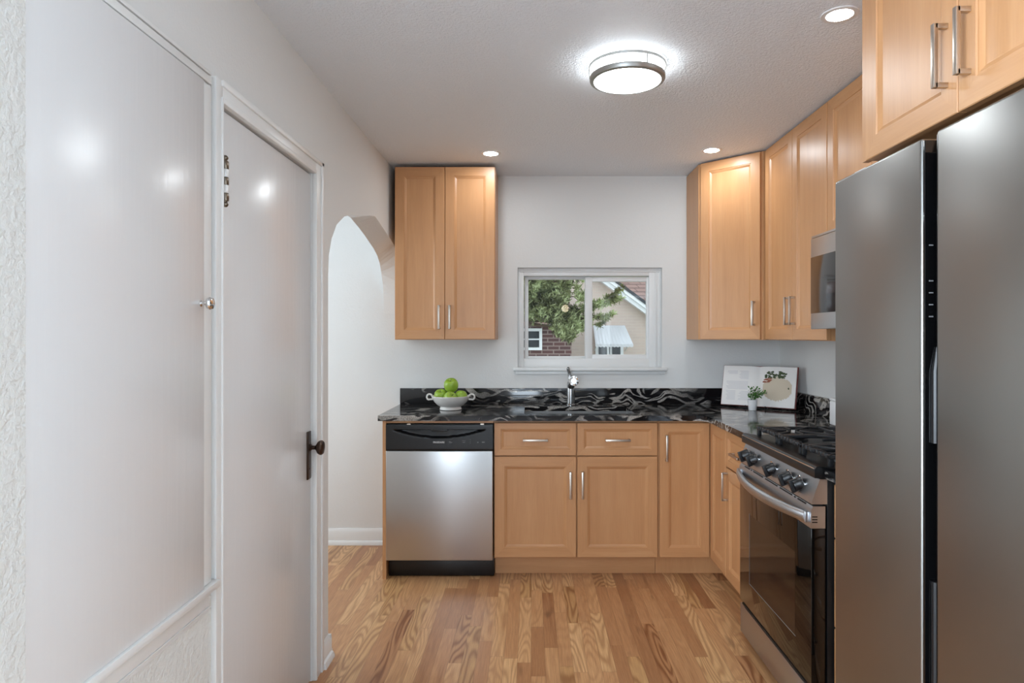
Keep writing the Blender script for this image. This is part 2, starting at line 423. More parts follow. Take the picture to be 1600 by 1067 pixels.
# baseboards
def baseprof(t, h): return [(0, 0), (t+0.014, 0), (t+0.014, 0.012), (t+0.008, 0.024), (t, 0.028), (t, h-0.02), (t*0.6, h-0.008), (t*0.35, h), (0, h)]
bm = NB(); prism(bm, [(BACK-a, b) for a, b in baseprof(0.014, 0.104)], -2.58, -0.835, 'x')
tag(build('baseboard_back', bm, M['trim']), kind='structure')
bm = NB()
prism(bm, [(LW+a, b) for a, b in baseprof(0.016, 0.092)], 2.673, 2.785, 'y')
prism(bm, [(2.792+a*0.8, b) for a, b in baseprof(0.016, 0.092)], LW-T, LW+0.012, 'x')
tag(build('baseboard_left', bm, M['trim']), kind='structure')
bm = NB(); prism(bm, [(-0.8385+a, b) for a, b in baseprof(0.016, 0.10)], 0.36, 1.0, 'y')
tag(build('baseboard_left_rear', bm, M['trim']), kind='structure')

# ------------------------------------------------------------------ closet door and its casing
XC = LW+0.0150
bm = NB()
def casing_run(y0, y1, z0, z1, head=False):
    box(bm, LW, XC, y0, y1, z0, z1, 0.002)
casing_run(1.768, DY0, 0, 2.052); casing_run(DY1, 2.672, 0, 2.052)
box(bm, LW, XC, DY0-0.001, DY1+0.001, DZ1, 2.052, 0.002)
box(bm, LW, XC+0.006, DY1+0.062, 2.674, 0, 2.054, 0.003)            # back band
box(bm, LW, XC+0.006, 1.80, 2.674, 2.036, 2.054, 0.003)
box(bm, LW, XC+0.004, DY1-0.001, DY1+0.014, 0, DZ1+0.016, 0.004)     # inner bead
box(bm, LW, XC+0.004, DY0-0.010, DY0+0.001, 0, DZ1+0.016, 0.004)
box(bm, LW, XC+0.004, DY0, DY1, DZ1-0.001, DZ1+0.016, 0.004)
box(bm, LW-T, LW-0.001, DY0-0.001, DY0+0.002, 0, DZ1); box(bm, LW-T, LW-0.001, DY1-0.002, DY1+0.001, 0, DZ1)
tag(build('trim_1', bm, M['trim']), kind='structure')

door = tag(empty('door_1', (LW, DY0, 0)), kind='structure')          # local: x out of wall, y along wall
DW = DY1-DY0
bm = NB(); box(bm, -0.040, -0.004, 0.005, DW-0.005, 0.008, DZ1-0.006, 0.002); build('door_slab', bm, M['gloss'], door)
# hinge: leaf, pin with ball tips, knuckles partly painted over
hz0, hz1 = 1.728, 1.838; hy = 0.019; hx = 0.012
bm = NB(); box(bm, -0.0045, 0.004, 0.006, 0.016, hz0, hz1, 0.001); hinge = build('hinge', bm, M['old_nickel'], door)
for k in range(5):
    a = hz0+(hz1-hz0)*k/5; b = hz0+(hz1-hz0)*(k+1)/5
    bm = NB(); lathe(bm, [(0, a), (0.0085, a), (0.0095, a+0.002), (0.0095, b-0.002), (0.0085, b), (0, b)], (hx, hy, 0), 16)
    build('hinge_knuckle', bm, M['trim'] if k in (1, 3) else M['old_nickel'], hinge, label='white painted knuckle' if k in (1, 3) else None)
for z, s in ((hz1, 1), (hz0, -1)):
    bm = NB(); lathe(bm, [(0, 0), (0.006, 0), (0.005, 0.003), (0.0085, 0.008), (0.0085, 0.011), (0.005, 0.016), (0, 0.017)], (hx, hy, z), 16, Matrix.Rotation(0 if s > 0 else PI, 4, 'X'))
    build('hinge_tip', bm, M['old_nickel'], hinge)
# lock plate and knob
py = 2.56-DY0-0.006
bm = NB(); box(bm, -0.004, 0.002, py-0.020, py+0.020, 0.800, 0.985, 0.002)
lathe(bm, [(0.0045, 0), (0.0045, 0.0015), (0, 0.002)], (0.0018, py, 0.84), 12, Matrix.Rotation(PI/2, 4, 'Y'))
build('lock_plate', bm, M['bronze'], door, label='dark bronze lock plate')
bm = NB()
lathe(bm, [(0.013, 0.0), (0.013, 0.006), (0.008, 0.010), (0.0075, 0.022), (0.012, 0.027), (0.024, 0.034), (0.0285, 0.042), (0.0285, 0.047), (0.024, 0.053), (0.012, 0.056), (0, 0.057)], (0.001, py, 0.922), 28, Matrix.Rotation(PI/2, 4, 'Y'))
build('door_knob', bm, M['bronze'], door, label='dark bronze round knob')

# ------------------------------------------------------------------ built-in wall cupboard at the left edge
cup = tag(empty('wall_cupboard', (LW, 1.094, 0.703)), 'tall white built-in cupboard left of the closet door, with small chrome knob and ledge', 'cupboard')
y0, y1 = 0.0, 1.695-1.094; zt = 2.012-0.703
bm = NB()
box(bm, 0.0, 0.004, 0.004, y1+0.054, 0.0, 2.044-0.703)
box(bm, 0.0055, 0.012, y1+0.002, y1+0.054, 0.0005, zt+0.0025, 0.002)
box(bm, 0.0055, 0.0125, y0+0.003, y1+0.0545, zt+0.008, 2.040-0.703, 0.001); box(bm, 0.0, 0.0125, y0+0.003, y1+0.0545, 2.0445-0.703, 2.0535-0.703, 0.001)
build('frame', bm, M['trim'], cup)
bm = NB(); box(bm, 0.0045, 0.020, y0-0.0002, y1-0.001, 0.0005, zt, 0.002); cd = build('door', bm, M['gloss'], cup)
bm = NB()
lathe(bm, [(0.0085, 0), (0.0085, 0.003), (0.005, 0.006), (0.0045, 0.012), (0.008, 0.015), (0.0145, 0.020), (0.0165, 0.026), (0.014, 0.031), (0.006, 0.034), (0, 0.0345)], (0.0195, 1.674-1.094, 1.437-0.703), 28, Matrix.Rotation(PI/2, 4, 'Y'))
build('knob', bm, M['chrome'], cd, label='small chrome knob')
bm = NB(); box(bm, 0.0, 0.027, 0.001, 1.7665-1.094, -0.019, 0.0, 0.002); build('ledge', bm, M['trim'], cup)
bm = NB(); box(bm, 0.0, 0.009, 0.001, 1.745-1.094, -0.062, -0.019, 0.001)
for k in range(3): box(bm, 0.0, 0.011-0.002*k, 0.001, 1.745-1.094, -0.067-0.0055*k, -0.063-0.0055*k, 0.001)
build('apron', bm, M['trim'], cup)

# ------------------------------------------------------------------ kitchen window
win = tag(empty('window_1', ((WX0+WX1)/2, BACK, WZ0)), kind='structure'); wo = Vector(((WX0+WX1)/2, BACK, WZ0))
def wbox(bm, px0, px1, py0, py1, Y0, Y1, bev=0.002):
    Ym = Y0
    box(bm, wx(px0, Ym)-wo.x, wx(px1, Ym)-wo.x, Y0-wo.y, Y1-wo.y, wz(py1, Ym)-wo.z, wz(py0, Ym)-wo.z, bev)
bm = NB()   # outer vinyl frame
YF = 4.315
x0, x1 = WX0-wo.x, WX1-wo.x; H = WZ1-WZ0
def lb(bm, a, b, z0, z1, Y0, Y1, bev=0.002): box(bm, a, b, Y0-wo.y, Y1-wo.y, z0, z1, bev)
lb(bm, x0, x0+0.040, 0, H, YF, 4.42); lb(bm, x1-0.080, x1, 0, H, YF, 4.42)
lb(bm, x0+0.040, x1-0.080, H-0.052, H, YF, 4.42); lb(bm, x0+0.040, x1-0.080, 0, 0.060, YF, 4.42)
lb(bm, x1-0.042, x1-0.034, 0.01, H-0.03, YF-0.006, YF+0.002); lb(bm, x1-0.018, x1-0.010, 0.01, H-0.03, YF-0.006, YF+0.002)
lb(bm, x0+0.010, x0+0.018, 0.01, H-0.03, YF-0.006, YF+0.002); lb(bm, x0+0.012, x1-0.012, H-0.026, H-0.018, YF-0.006, YF+0.002)
build('window_frame', bm, M['vinyl'], win)
def sash(px0, px1, py0, py1, Y, l, r, t, b):
    a0, a1, c0, c1 = wx(px0, Y)-wo.x, wx(px1, Y)-wo.x, wz(py1, Y)-wo.z, wz(py0, Y)-wo.z
    bm = NB()
    lb(bm, a0-l, a0, c0-b, c1+t, Y, Y+0.03); lb(bm, a1, a1+r, c0-b, c1+t, Y, Y+0.03)
    lb(bm, a0-0.001, a1+0.001, c1, c1+t, Y, Y+0.03); lb(bm, a0-0.001, a1+0.001, c0-b, c0, Y, Y+0.03)
    s = build('window_sash', bm, M['vinyl'], win)
    bm = NB(); lb(bm, a0-0.004, a1+0.004, c0-0.004, c1+0.004, Y+0.012, Y+0.016, 0)
    build('window_pane', bm, M['glass'], s, smooth=0)
sash(825.6, 914, 436.8, 556.5, 4.372, 0.026, 0.03, 0.03, 0.03)
sash(925.5, 1010, 440, 554, 4.332, 0.046, 0.030, 0.030, 0.044)
bm = NB(); box(bm, wx(802, 4.262)-wo.x, wx(1043, 4.262)-wo.x, -0.030, 0.022, -0.018, 0.004, 0.005)
box(bm, wx(806, 4.28)-wo.x, wx(1039, 4.28)-wo.x, -0.012, 0.0, -0.040, -0.018, 0.003)
build('window_sill', bm, M['vinyl'], win)

# ------------------------------------------------------------------ cabinet parts
def bar_handle(parent, cx, y, cz, length=0.14, vertical=True):
    """square C-shaped pull; y is the face it stands on, projecting toward -y"""
    bm = NB(); h = length/2; w = 0.006; pr = 0.032
    if vertical:
        box(bm, cx-w, cx+w, y-pr, y-pr+0.010, cz-h, cz+h, 0.0012)
        for s in (-1, 1): box(bm, cx-w, cx+w, y-pr+0.004, y, cz+s*h-(0.011 if s > 0 else 0), cz+s*h+(0 if s > 0 else 0.011), 0.0012)
    else:
        box(bm, cx-h, cx+h, y-pr, y-pr+0.010, cz-w, cz+w, 0.0012)
        for s in (-1, 1): box(bm, cx+s*h-(0.011 if s > 0 else 0), cx+s*h+(0 if s > 0 else 0.011), y-pr+0.004, y, cz-w, cz+w, 0.0012)
    return build('bar_handle', bm, M['nickel'], parent, label='brushed nickel bar pull')

def panel_front(name, parent, x0, x1, z0, z1, yf=-0.021, fr=0.056, th=0.020):
    bm = NB(); rings = []
    for ins, dep in ((0.0, th), (0.0, 0.002), (0.002, 0.0), (fr-0.002, 0.0), (fr, 0.0035), (fr+0.003, 0.0035), (fr+0.014, 0.0095), (fr+0.016, 0.0095)):
        y = yf+dep
        rings.append([bm.verts.new(p) for p in ((x0+ins, y, z0+ins), (x1-ins, y, z0+ins), (x1-ins, y, z1-ins), (x0+ins, y, z1-ins))])
    for a, b in zip(rings, rings[1:]):
        for k in range(4):
            f = bm.faces.new((a[k], a[(k+1) % 4], b[(k+1) % 4], b[k])); f.material_index = 1 if k in (0, 2) else 0
    bm.faces.new(rings[-1]); bm.faces.new(rings[0][::-1])
    return build(name, bm, MAP, parent, smooth=20)

def carcass(parent, w, d, z0, z1, closed_top=False, stile=0.0):
    bm = NB(); t = 0.018
    box(bm, 0, t, 0, d, z0, z1); box(bm, w-t, w, 0, d, z0, z1)
    box(bm, t, w-t, 0, d, z0, z0+t, mi=1); box(bm, t, w-t, d-0.008, d, z0+t, z1)
    if closed_top: box(bm, t, w-t, 0, d, z1-t, z1, mi=1)
    else: box(bm, t, w-t, 0.0125, 0.0165, z1-0.05, z1, mi=1)
    box(bm, t, w-t, 0.001, 0.012, z0+t, z1-t, mi=0)
    return build('cabinet_body', bm, MAP, parent, smooth=0)

def toe_kick(parent, x0, x1, y=0.075, z1=0.112):
    bm = NB(); box(bm, x0, x1, y, y+0.016, 0, z1, mi=1); build('toe_kick', bm, MAP, parent, smooth=0)

GW = 'maple wall cabinets'; GB = 'maple base cabinets'
UB, UT = 1.332, 2.374
# upper cabinet left of the window
c = tag(empty('wall_cabinet', (-0.823, 3.985, UB)), 'narrow two-door maple wall cabinet hanging above the bowl of apples, left of the window', 'cabinet', GW)
Wd = 0.607; carcass(c, Wd, 0.303, 0, UT-UB, True)
for a, b, hx_ in ((0.003, Wd/2-0.0015, Wd/2-0.034), (Wd/2+0.0015, Wd-0.003, Wd/2+0.030)):
    d = panel_front('door', c, a, b, 0.003, UT-UB-0.003); bar_handle(d, hx_, -0.021, 0.136, 0.142)

# diagonal corner wall cabinet
cxl = 1.010; k = 0.290; UT2 = 2.388
c = tag(empty('corner_wall_cabinet', (cxl, 3.97, UB)), 'diagonal corner maple wall cabinet with one door, right of the window above the open book', 'cabinet', GW)
H2 = UT2-UB
bm = NB(); prism(bm, [(0, 0.012), (0.009, 0.006), (k-0.008, -k+0.012), (k-0.002, -k+0.006), (0.608, -k+0.006), (0.608, 0.318), (0, 0.318)], 0, H2, 'z')
build('cabinet_body', bm, MAP, c, smooth=0)
hold = math.sqrt(2)*k
d = panel_front('door', c, 0.020, hold-0.016, 0.003, H2-0.003, yf=-0.014)
d.rotation_euler = (0, 0, R(-45)); d.location = (0.0, 0.003, 0)
hd = bar_handle(d, hold-0.050, -0.014, 0.150, 0.138)

# right wall: two-door wall cabinet, then the one over the microwave
XU = 1.322
c = tag(empty('wall_cabinet', (XU, 3.672, UB), R(-90)), 'tall two-door maple wall cabinet between the diagonal corner cabinet and the microwave', 'cabinet', GW)
Wd = 0.770; carcass(c, Wd, 0.296, 0, H2, True)
for a, b, hx_ in ((0.006, Wd/2-0.0015, Wd/2-0.030), (Wd/2+0.0015, Wd-0.003, Wd/2+0.034)):
    d = panel_front('door', c, a, b, 0.003, H2-0.003); bar_handle(d, hx_, -0.021, 0.148, 0.140)
c = tag(empty('wall_cabinet', (XU, 2.900, 1.795), R(-90)), 'short two-door maple wall cabinet directly above the microwave, partly behind the cabinet over the refrigerator', 'cabinet', GW)
Wd = 0.760; carcass(c, Wd, 0.296, 0, UT2-1.795, True)
for a, b, hx_ in ((0.003, Wd/2-0.0015, Wd/2-0.032), (Wd/2+0.0015, Wd-0.003, Wd/2+0.032)):
    d = panel_front('door', c, a, b, 0.003, UT2-1.795-0.003); bar_handle(d, hx_, -0.021, 0.12, 0.138)
# cabinet above the refrigerator
XFc = 0.915
c = tag(empty('wall_cabinet', (XFc, 1.786, 1.828), R(-90)), 'deep two-door maple cabinet directly above the refrigerator at the upper right', 'cabinet', GW)
Wd = 0.840; H3 = UT2-1.828; carcass(c, Wd, 0.700, 0, H3, True)
for a, b, hx_ in ((0.022, Wd/2-0.0015-0.016, Wd/2-0.052), (Wd/2+0.0015-0.016, Wd-0.003, Wd/2+0.022)):
    d = panel_front('door', c, a, b, -0.005, H3-0.003); bar_handle(d, hx_, -0.021, 0.128, 0.138)
bm = NB(); box(bm, 0, 0.020, -0.018, 0.0, -0.005, H3); build('filler_strip', bm, MAP, c, smooth=0)

# base run under the window
YB = 3.691
c = tag(empty('sink_base_cabinet', (-0.207, YB, 0)), 'maple sink base cabinet with two false drawer fronts over two doors, right of the dishwasher', 'cabinet', GB)
Wd = 0.914; carcass(c, Wd, 0.585, 0.112, 0.884)
toe_kick(c, 0, Wd)
for a, b, hx_ in ((0.003, 0.4575, 0.425), (0.4645, Wd-0.003, 0.492)):
    d = panel_front('drawer', c, a, b, 0.689, 0.870, fr=0.036); bar_handle(d, (a+b)/2, -0.021, 0.776, 0.138, False)
    d = panel_front('door', c, a, b, 0.122, 0.682); bar_handle(d, hx_, -0.021, 0.527, 0.150)
# corner base cabinet with an L-shaped pair of fold doors
c = tag(empty('corner_base_cabinet', (0.709, YB, 0)), 'L-shaped maple corner base cabinet with two folding doors beneath the inside corner of the counter', 'cabinet', GB)
bm = NB()
Xr = 1.017-0.709
box(bm, 0, 0.018, 0, 0.585, 0.112, 0.884); box(bm, 0.018, 0.90, 0.577, 0.585, 0.112, 0.884)
box(bm, 0.018, Xr+0.012, 0.0, 0.012, 0.112, 0.884); box(bm, Xr, Xr+0.012, -0.312, 0.0, 0.112, 0.884)
box(bm, Xr, 0.90, -0.312, -0.294, 0.112, 0.884); box(bm, 0.018, 0.90, 0.012, 0.577, 0.112, 0.130, mi=1)
build('cabinet_body', bm, MAP, c, smooth=0)
bm = NB(); box(bm, 0, Xr+0.075, 0.075, 0.091, 0, 0.112); box(bm, Xr+0.075, Xr+0.091, -0.312, 0.091, 0, 0.112); build('toe_kick', bm, MAP, c, smooth=0)
d = panel_front('door', c, 0.006, Xr-0.024, 0.122, 0.870, fr=0.052); bar_handle(d, 0.043, -0.021, 0.732, 0.145)
d = panel_front('door', c, 0.024, 0.310, 0.122, 0.870, fr=0.052); d.location = (Xr, 0, 0); d.rotation_euler = (0, 0, R(-90))
# drawer-over-door cabinet between the corner and the range
XB = 1.017
c = tag(empty('drawer_base_cabinet', (XB, 3.377, 0), R(-90)), 'narrow maple base cabinet with one drawer over one door, left of the range', 'cabinet', GB)
Wd = 0.436; carcass(c, Wd, 0.585, 0.112, 0.884); toe_kick(c, 0, Wd)
d = panel_front('drawer', c, 0.003, Wd-0.003, 0.689, 0.870, fr=0.036); bar_handle(d, Wd/2, -0.021, 0.776, 0.138, False)
d = panel_front('door', c, 0.003, Wd-0.003, 0.122, 0.682); bar_handle(d, 0.034, -0.021, 0.590, 0.145)
# drawer stack between range and refrigerator
c = tag(empty('drawer_base_cabinet', (XB, 2.170, 0), R(-90)), 'maple base cabinet with three stacked drawers, seen as a sliver between range and refrigerator', 'cabinet', GB)
Wd = 0.362; carcass(c, Wd, 0.585, 0.112, 0.884); toe_kick(c, 0, Wd)
for z0, z1 in ((0.692, 0.866), (0.398, 0.686), (0.122, 0.392)):
    d = panel_front('drawer', c, 0.003, Wd-0.003, z0, z1, fr=0.036); bar_handle(d, Wd/2, -0.021, (z0+z1)/2, 0.138, False)

# ------------------------------------------------------------------ countertop, backsplash, sink
CT0, CT1 = 0.8845, 0.914
ct = tag(empty('countertop', (0.3, 3.9, CT0)), 'polished black granite L-shaped countertop with white swirling veins, along the window wall', 'countertop')
co = Vector((0.3, 3.9, CT0))
SX0, SX1, SY0, SY1 = -0.04, 0.59, 3.735, 4.125
def slab(bm, pts, z0=CT0, z1=CT1, bev=0.003):
    n0 = set(bm.faces)
    prism(bm, [(p[0]-co.x, p[1]-co.y) for p in pts], z0-co.z, z1-co.z, 'z')
EX = 0.967; EY = 3.643
bm = NB()
xs0 = -0.848
slab(bm, [(xs0, EY), (SX0, EY), (SX0, BACK), (xs0, BACK)])
slab(bm, [(SX0, EY), (SX1, EY), (SX1, SY0), (SX0, SY0)])
slab(bm, [(SX0, SY1), (SX1, SY1), (SX1, BACK), (SX0, BACK)])
cor = [(EX-0.055, EY)]+[(EX-0.055+0.055*math.sin(a), EY-0.055+0.055*math.cos(a)) for a in (PI/8, PI/4, 3*PI/8)]+[(EX, EY-0.055)]
slab(bm, [(SX1, EY)]+cor+[(EX, 2.940), (RW, 2.940), (RW, BACK), (SX1, BACK)])
bmesh.ops.remove_doubles(bm, verts=bm.verts[:], dist=0.0004)
build('granite_slab', bm, M['granite'], ct, smooth=0)
bm = NB(); box(bm, -0.850, RW-0.001, BACK-0.020, BACK, CT1+0.0004, 1.016, 0.0015)
tag(build('backsplash', bm, M['granite']), 'long low black granite backsplash strip with white veins under the window', 'backsplash', 'granite backsplash strips')
bm = NB(); box(bm, RW-0.020, RW, 2.940, BACK-0.0205, CT1+0.0004, 1.016, 0.0015)
tag(build('backsplash', bm, M['granite']), 'short black granite backsplash strip on the right wall behind the cookbook', 'backsplash', 'granite backsplash strips')
ct2 = tag(empty('countertop', (1.3, 1.99, CT0)), 'small black granite countertop piece with white veins between range and refrigerator', 'countertop')
bm = NB(); box(bm, EX-1.3, RW-1.3, 1.806-1.99, 2.172-1.99, 0, CT1-CT0, 0.002); build('granite_slab', bm, M['granite'], ct2)
# undermount sink
sk = tag(empty('kitchen_sink', ((SX0+SX1)/2, (SY0+SY1)/2, 0.70)), 'stainless steel undermount sink set into the black granite below the window', 'sink')
bm = NB(); hx2, hy2 = (SX1-SX0)/2+0.006, (SY1-SY0)/2+0.006; zz = CT0-0.70-0.001
rng = []
for (ix, iy, z) in ((0.02, 0.02, zz), (0.0, 0.0, zz), (0.0, 0.0, 0.03), (-0.02, -0.02, 0.008), (-0.05, -0.05, 0.0)):
    rng.append([bm.verts.new(p) for p in ((-hx2-ix, -hy2-iy, z), (hx2+ix, -hy2-iy, z), (hx2+ix, hy2+iy, z), (-hx2-ix, hy2+iy, z))])
for a, b in zip(rng, rng[1:]):
    for q in range(4): bm.faces.new((a[q], a[(q+1) % 4], b[(q+1) % 4], b[q]))
bm.faces.new(rng[-1]); build('basin', bm, M['steel'], sk, smooth=0)
bm = NB(); lathe(bm, [(0.042, 0.001), (0.042, 0.004), (0.034, 0.004), (0.030, 0.002), (0, 0.001)], (0, 0.05, 0), 24); build('drain', bm, M['chrome'], sk)

# faucet
CT1 += 0.0006
fa = tag(empty('faucet', (0.252, 4.185, CT1)), 'single lever stainless pull-out faucet standing behind the sink under the window', 'faucet')
bm = NB(); lathe(bm, [(0.031, 0), (0.031, 0.006), (0.0255, 0.012), (0.0245, 0.06), (0.0245, 0.135), (0.021, 0.150), (0, 0.153)], (0, 0, 0), 28); build('body', bm, M['faucet'], fa)
bm = NB(); tube(bm, [(0, 0.004, 0.105), (0.0, -0.03, 0.135), (0.003, -0.075, 0.155), (0.006, -0.125, 0.165), (0.008, -0.150, 0.164)], [0.018, 0.021, 0.023, 0.0255, 0.027], 20); sp = build('spout', bm, M['faucet'], fa)
bm = NB(); lathe(bm, [(0, -0.004), (0.0285, -0.004), (0.031, 0.0), (0.031, 0.010), (0.028, 0.016), (0.020, 0.018), (0.018, 0.013), (0, 0.013)], (0.008, -0.150, 0.163), 28, Matrix.Rotation(R(82), 4, 'X')); build('spray_head', bm, M['chrome'], sp, label='bright chrome spray head')
bm = NB(); tube(bm, [(0, 0.006, 0.148), (-0.004, 0.012, 0.175), (-0.010, 0.010, 0.205), (-0.017, 0.0, 0.232), (-0.018, -0.004, 0.240)], [0.016, 0.013, 0.010, 0.011, 0.007], 14); build('lever', bm, M['faucet'], fa)

# ------------------------------------------------------------------ dishwasher and the panel enclosing it
ep = tag(empty('end_panel', (-0.818, 3.98, 0)), 'thin wood end panel and rail closing the counter end around the dishwasher', 'panel')
bm = NB(); box(bm, -0.010, 0.010, 3.672-3.98, BACK-3.98, 0, 0.8835); build('side_panel', bm, MAP, ep, smooth=0)
bm = NB(); box(bm, 0.010, 0.609, 3.676-3.98, 3.70-3.98, 0.869, 0.8835, mi=1); build('top_rail', bm, MAP, ep, smooth=0)
dw = tag(empty('dishwasher', (-0.510, 3.665, 0)), 'stainless steel dishwasher with black control console, under the granite counter at left', 'dishwasher')
hw = 0.297
bm = NB(); box(bm, -hw+0.004, hw-0.004, 0.035, 0.58, 0.11, 0.860); build('tub', bm, M['black'], dw)
# console with a crescent pocket pressed into it
bm = NB(); NXc, NZc = 72, 26; z0c, z1c = 0.719, 0.864
vs = []
for j in range(NZc+1):
    row = []
    for i in range(NXc+1):
        u = i/NXc*2-1; v = j/NZc; x = u*hw; z = z0c+(z1c-z0c)*v
        top = 0.80; bot = 0.47+0.30*(u/0.86)**2
        dep = 0.0
        if abs(u) < 0.88 and bot < v < top:
            dep = 0.020*min(1, (v-bot)/0.06)*min(1, (top-v)/0.03 if v > top-0.03 else 1)
        ed = min(v, 1-v)
        row.append(bm.verts.new((x, -0.006+dep+(0.003 if ed < 0.02 else 0), z)))
    vs.append(row)
for j in range(NZc):
    for i in range(NXc): bm.faces.new((vs[j][i], vs[j][i+1], vs[j+1][i+1], vs[j+1][i]))
box(bm, -hw, hw, 0.018, 0.036, z0c, z1c)
con = build('console', bm, M['black'], dw, smooth=40)
bm = NB(); box(bm, -0.045, 0.045, -0.007, 0.010, 0.824, 0.836, 0.003); build('latch', bm, M['black'], con)
bm = NB(); box(bm, -hw, hw, -0.008, 0.034, 0.108, 0.716, 0.004, 3); build('door_panel', bm, M['steel'], dw, label='brushed stainless door panel')
bm = NB(); box(bm, -hw+0.006, hw+0.004, 0.050, 0.080, 0.004, 0.106, 0.002); build('kick_panel', bm, M['black'], dw)
for x in (-0.170, 0.238):
    bm = NB(); box(bm, x-0.010, x+0.010, -0.004, 0.03, 0.8625, 0.868, 0.001); box(bm, x-0.010, x+0.010, -0.0045, -0.003, 0.858, 0.868); build('mounting_bracket', bm, M['nickel'], dw)

def text_mesh(name, body, size, mat, parent, loc, rot, ext=0.0004):
    cu = bpy.data.curves.new(name, 'FONT'); cu.body = body; cu.size = size; cu.align_x = 'CENTER'; cu.align_y = 'CENTER'; cu.extrude = ext; cu.offset = 0.0003
    tmp = bpy.data.objects.new(name, cu); COL.objects.link(tmp)
    dg = bpy.context.evaluated_depsgraph_get(); me = bpy.data.meshes.new_from_object(tmp.evaluated_get(dg))
    bpy.data.objects.remove(tmp); bpy.data.curves.remove(cu)
    me.materials.clear(); me.materials.append(mat)
    o = bpy.data.objects.new(name, me); COL.objects.link(o); o.parent = parent; o.location = loc; o.rotation_euler = rot; return o
text_mesh('brand_lettering', 'FRIGIDAIRE', 0.0125, M['mark'], con, (-0.003, -0.0066, 0.764), (R(90), 0, 0))
for (x, z, w_, h_) in ((0.058, 0.767, 0.010, 0.004), (0.068, 0.764, 0.007, 0.003), (0.060, 0.761, 0.012, 0.002), (0.136, 0.764, 0.014, 0.003), (0.136, 0.773, 0.020, 0.0015), (0.172, 0.779, 0.003, 0.003), (0.172, 0.769, 0.003, 0.003), (0.172, 0.760, 0.003, 0.003), (0.214, 0.764, 0.007, 0.006), (0.244, 0.765, 0.016, 0.005)):
    bm = NB(); box(bm, x-w_/2, x+w_/2, -0.0068, -0.0058, z-h_/2, z+h_/2); build('button_legend', bm, M['mark_dim'], con, smooth=0)

# ------------------------------------------------------------------ fruit bowl and apples
bx, by = -0.482, 3.945
bo = tag(empty('fruit_bowl', (bx, by, CT1)), 'white footed ceramic bowl with two loop handles holding green apples on the counter', 'bowl')
bm = NB(); lathe(bm, [(0, 0.006), (0.050, 0.004), (0.062, 0.0), (0.066, 0.003), (0.062, 0.014), (0.060, 0.018), (0.078, 0.028), (0.098, 0.048), (0.112, 0.072), (0.1155, 0.081), (0.113, 0.083), (0.109, 0.078), (0.095, 0.053), (0.072, 0.032), (0.04, 0.024), (0, 0.022)], (0, 0, 0), 48); build('bowl_body', bm, M['ceramic'], bo)
for s in (-1, 1):
    bm = NB(); pts = []
    for i in range(13):
        a = R(-65+i*(210/12)); pts.append((s*(0.126+0.017*math.cos(a)), 0, 0.073+0.017*math.sin(a)+0.002))
    pts = [(s*0.107, 0, 0.062)]+pts+[(s*0.112, 0, 0.080)]
    tube(bm, pts, 0.0055, 10); build('loop_handle', bm, M['ceramic'], bo)
def apple(name, loc, r, tilt, label):
    a = empty(name, loc); a.rotation_euler = tilt; tag(a, label, 'apple', 'green apples in the bowl')
    prof = [(0, 0.62), (0.10, 0.70), (0.24, 0.83), (0.45, 0.90), (0.70, 0.84), (0.90, 0.60), (1.0, 0.22), (0.98, -0.15), (0.86, -0.52), (0.66, -0.78), (0.44, -0.90), (0.25, -0.90), (0.10, -0.82), (0, -0.78)]
    bm = NB(); lathe(bm, [(p*r, z*r) for p, z in prof], (0, 0, 0), 28); build('fruit', bm, M['apple'], a, smooth=80)
    bm = NB(); tube(bm, [(0, 0, 0.60*r), (0.03*r, 0, 0.85*r), (0.10*r, 0.02*r, 1.05*r)], [0.0016, 0.0014, 0.002], 6); build('stem', bm, M['bark'], a)
apple('apple', (bx+0.002, by+0.008, 1.0565), 0.0435, (R(28), R(-4), 0), 'green apple on top of the pile in the white bowl')
apple('apple', (bx-0.059, by+0.006, 0.9945), 0.0400, (R(12), R(-25), 1.0), 'green apple at the left side of the white bowl')
apple('apple', (bx+0.001, by-0.049, 0.986), 0.0385, (R(50), R(8), 0.6), 'pale green apple at the front of the white bowl, under the top one')
apple('apple', (bx+0.060, by+0.004, 0.9885), 0.0385, (R(15), R(22), 2.0), 'green apple at the right side of the white bowl')

# ------------------------------------------------------------------ open cookbook on a stand, herb pot, canister, outlet
A = R(-38.5)
bpos = Vector((1.368, 3.990, CT1))
st = tag(empty('book_stand', bpos, A), 'black wire easel stand behind and under the open cookbook in the counter corner', 'stand')
bm = NB()
tube(bm, [(-0.10, -0.030, 0.004), (0.10, -0.030, 0.004)], 0.0032, 8)
for s in (-1, 1):
    tube(bm, [(s*0.06, -0.034, 0.020), (s*0.06, -0.032, 0.004), (s*0.06, 0.0, 0.004), (s*0.055, 0.024, 0.012), (s*0.035, 0.072, 0.19)], 0.003, 8)
tube(bm, [(-0.035, 0.072, 0.19), (0.035, 0.072, 0.19)], 0.003, 8)
tube(bm, [(0.0, 0.072, 0.19), (0.0, 0.128, 0.004)], 0.003, 8)
build('easel_frame', bm, M['black_wire'], st)
bk = tag(empty('cookbook', bpos+Vector((0, 0, 0.010)), A), 'open cookbook with red cover leaning back in the counter corner behind the potted herb', 'book')
bk.rotation_euler = (R(-13), 0, A)
PW, PH = 0.222, 0.246
def pagew(u):   # page surface offset (towards viewer) at |u| from the spine
    t = u/PW; return 0.010+0.014*math.sin(min(1, t*2.6)*PI/2)*(1-0.55*t)-0.008*math.exp(-(t/0.06)**2)
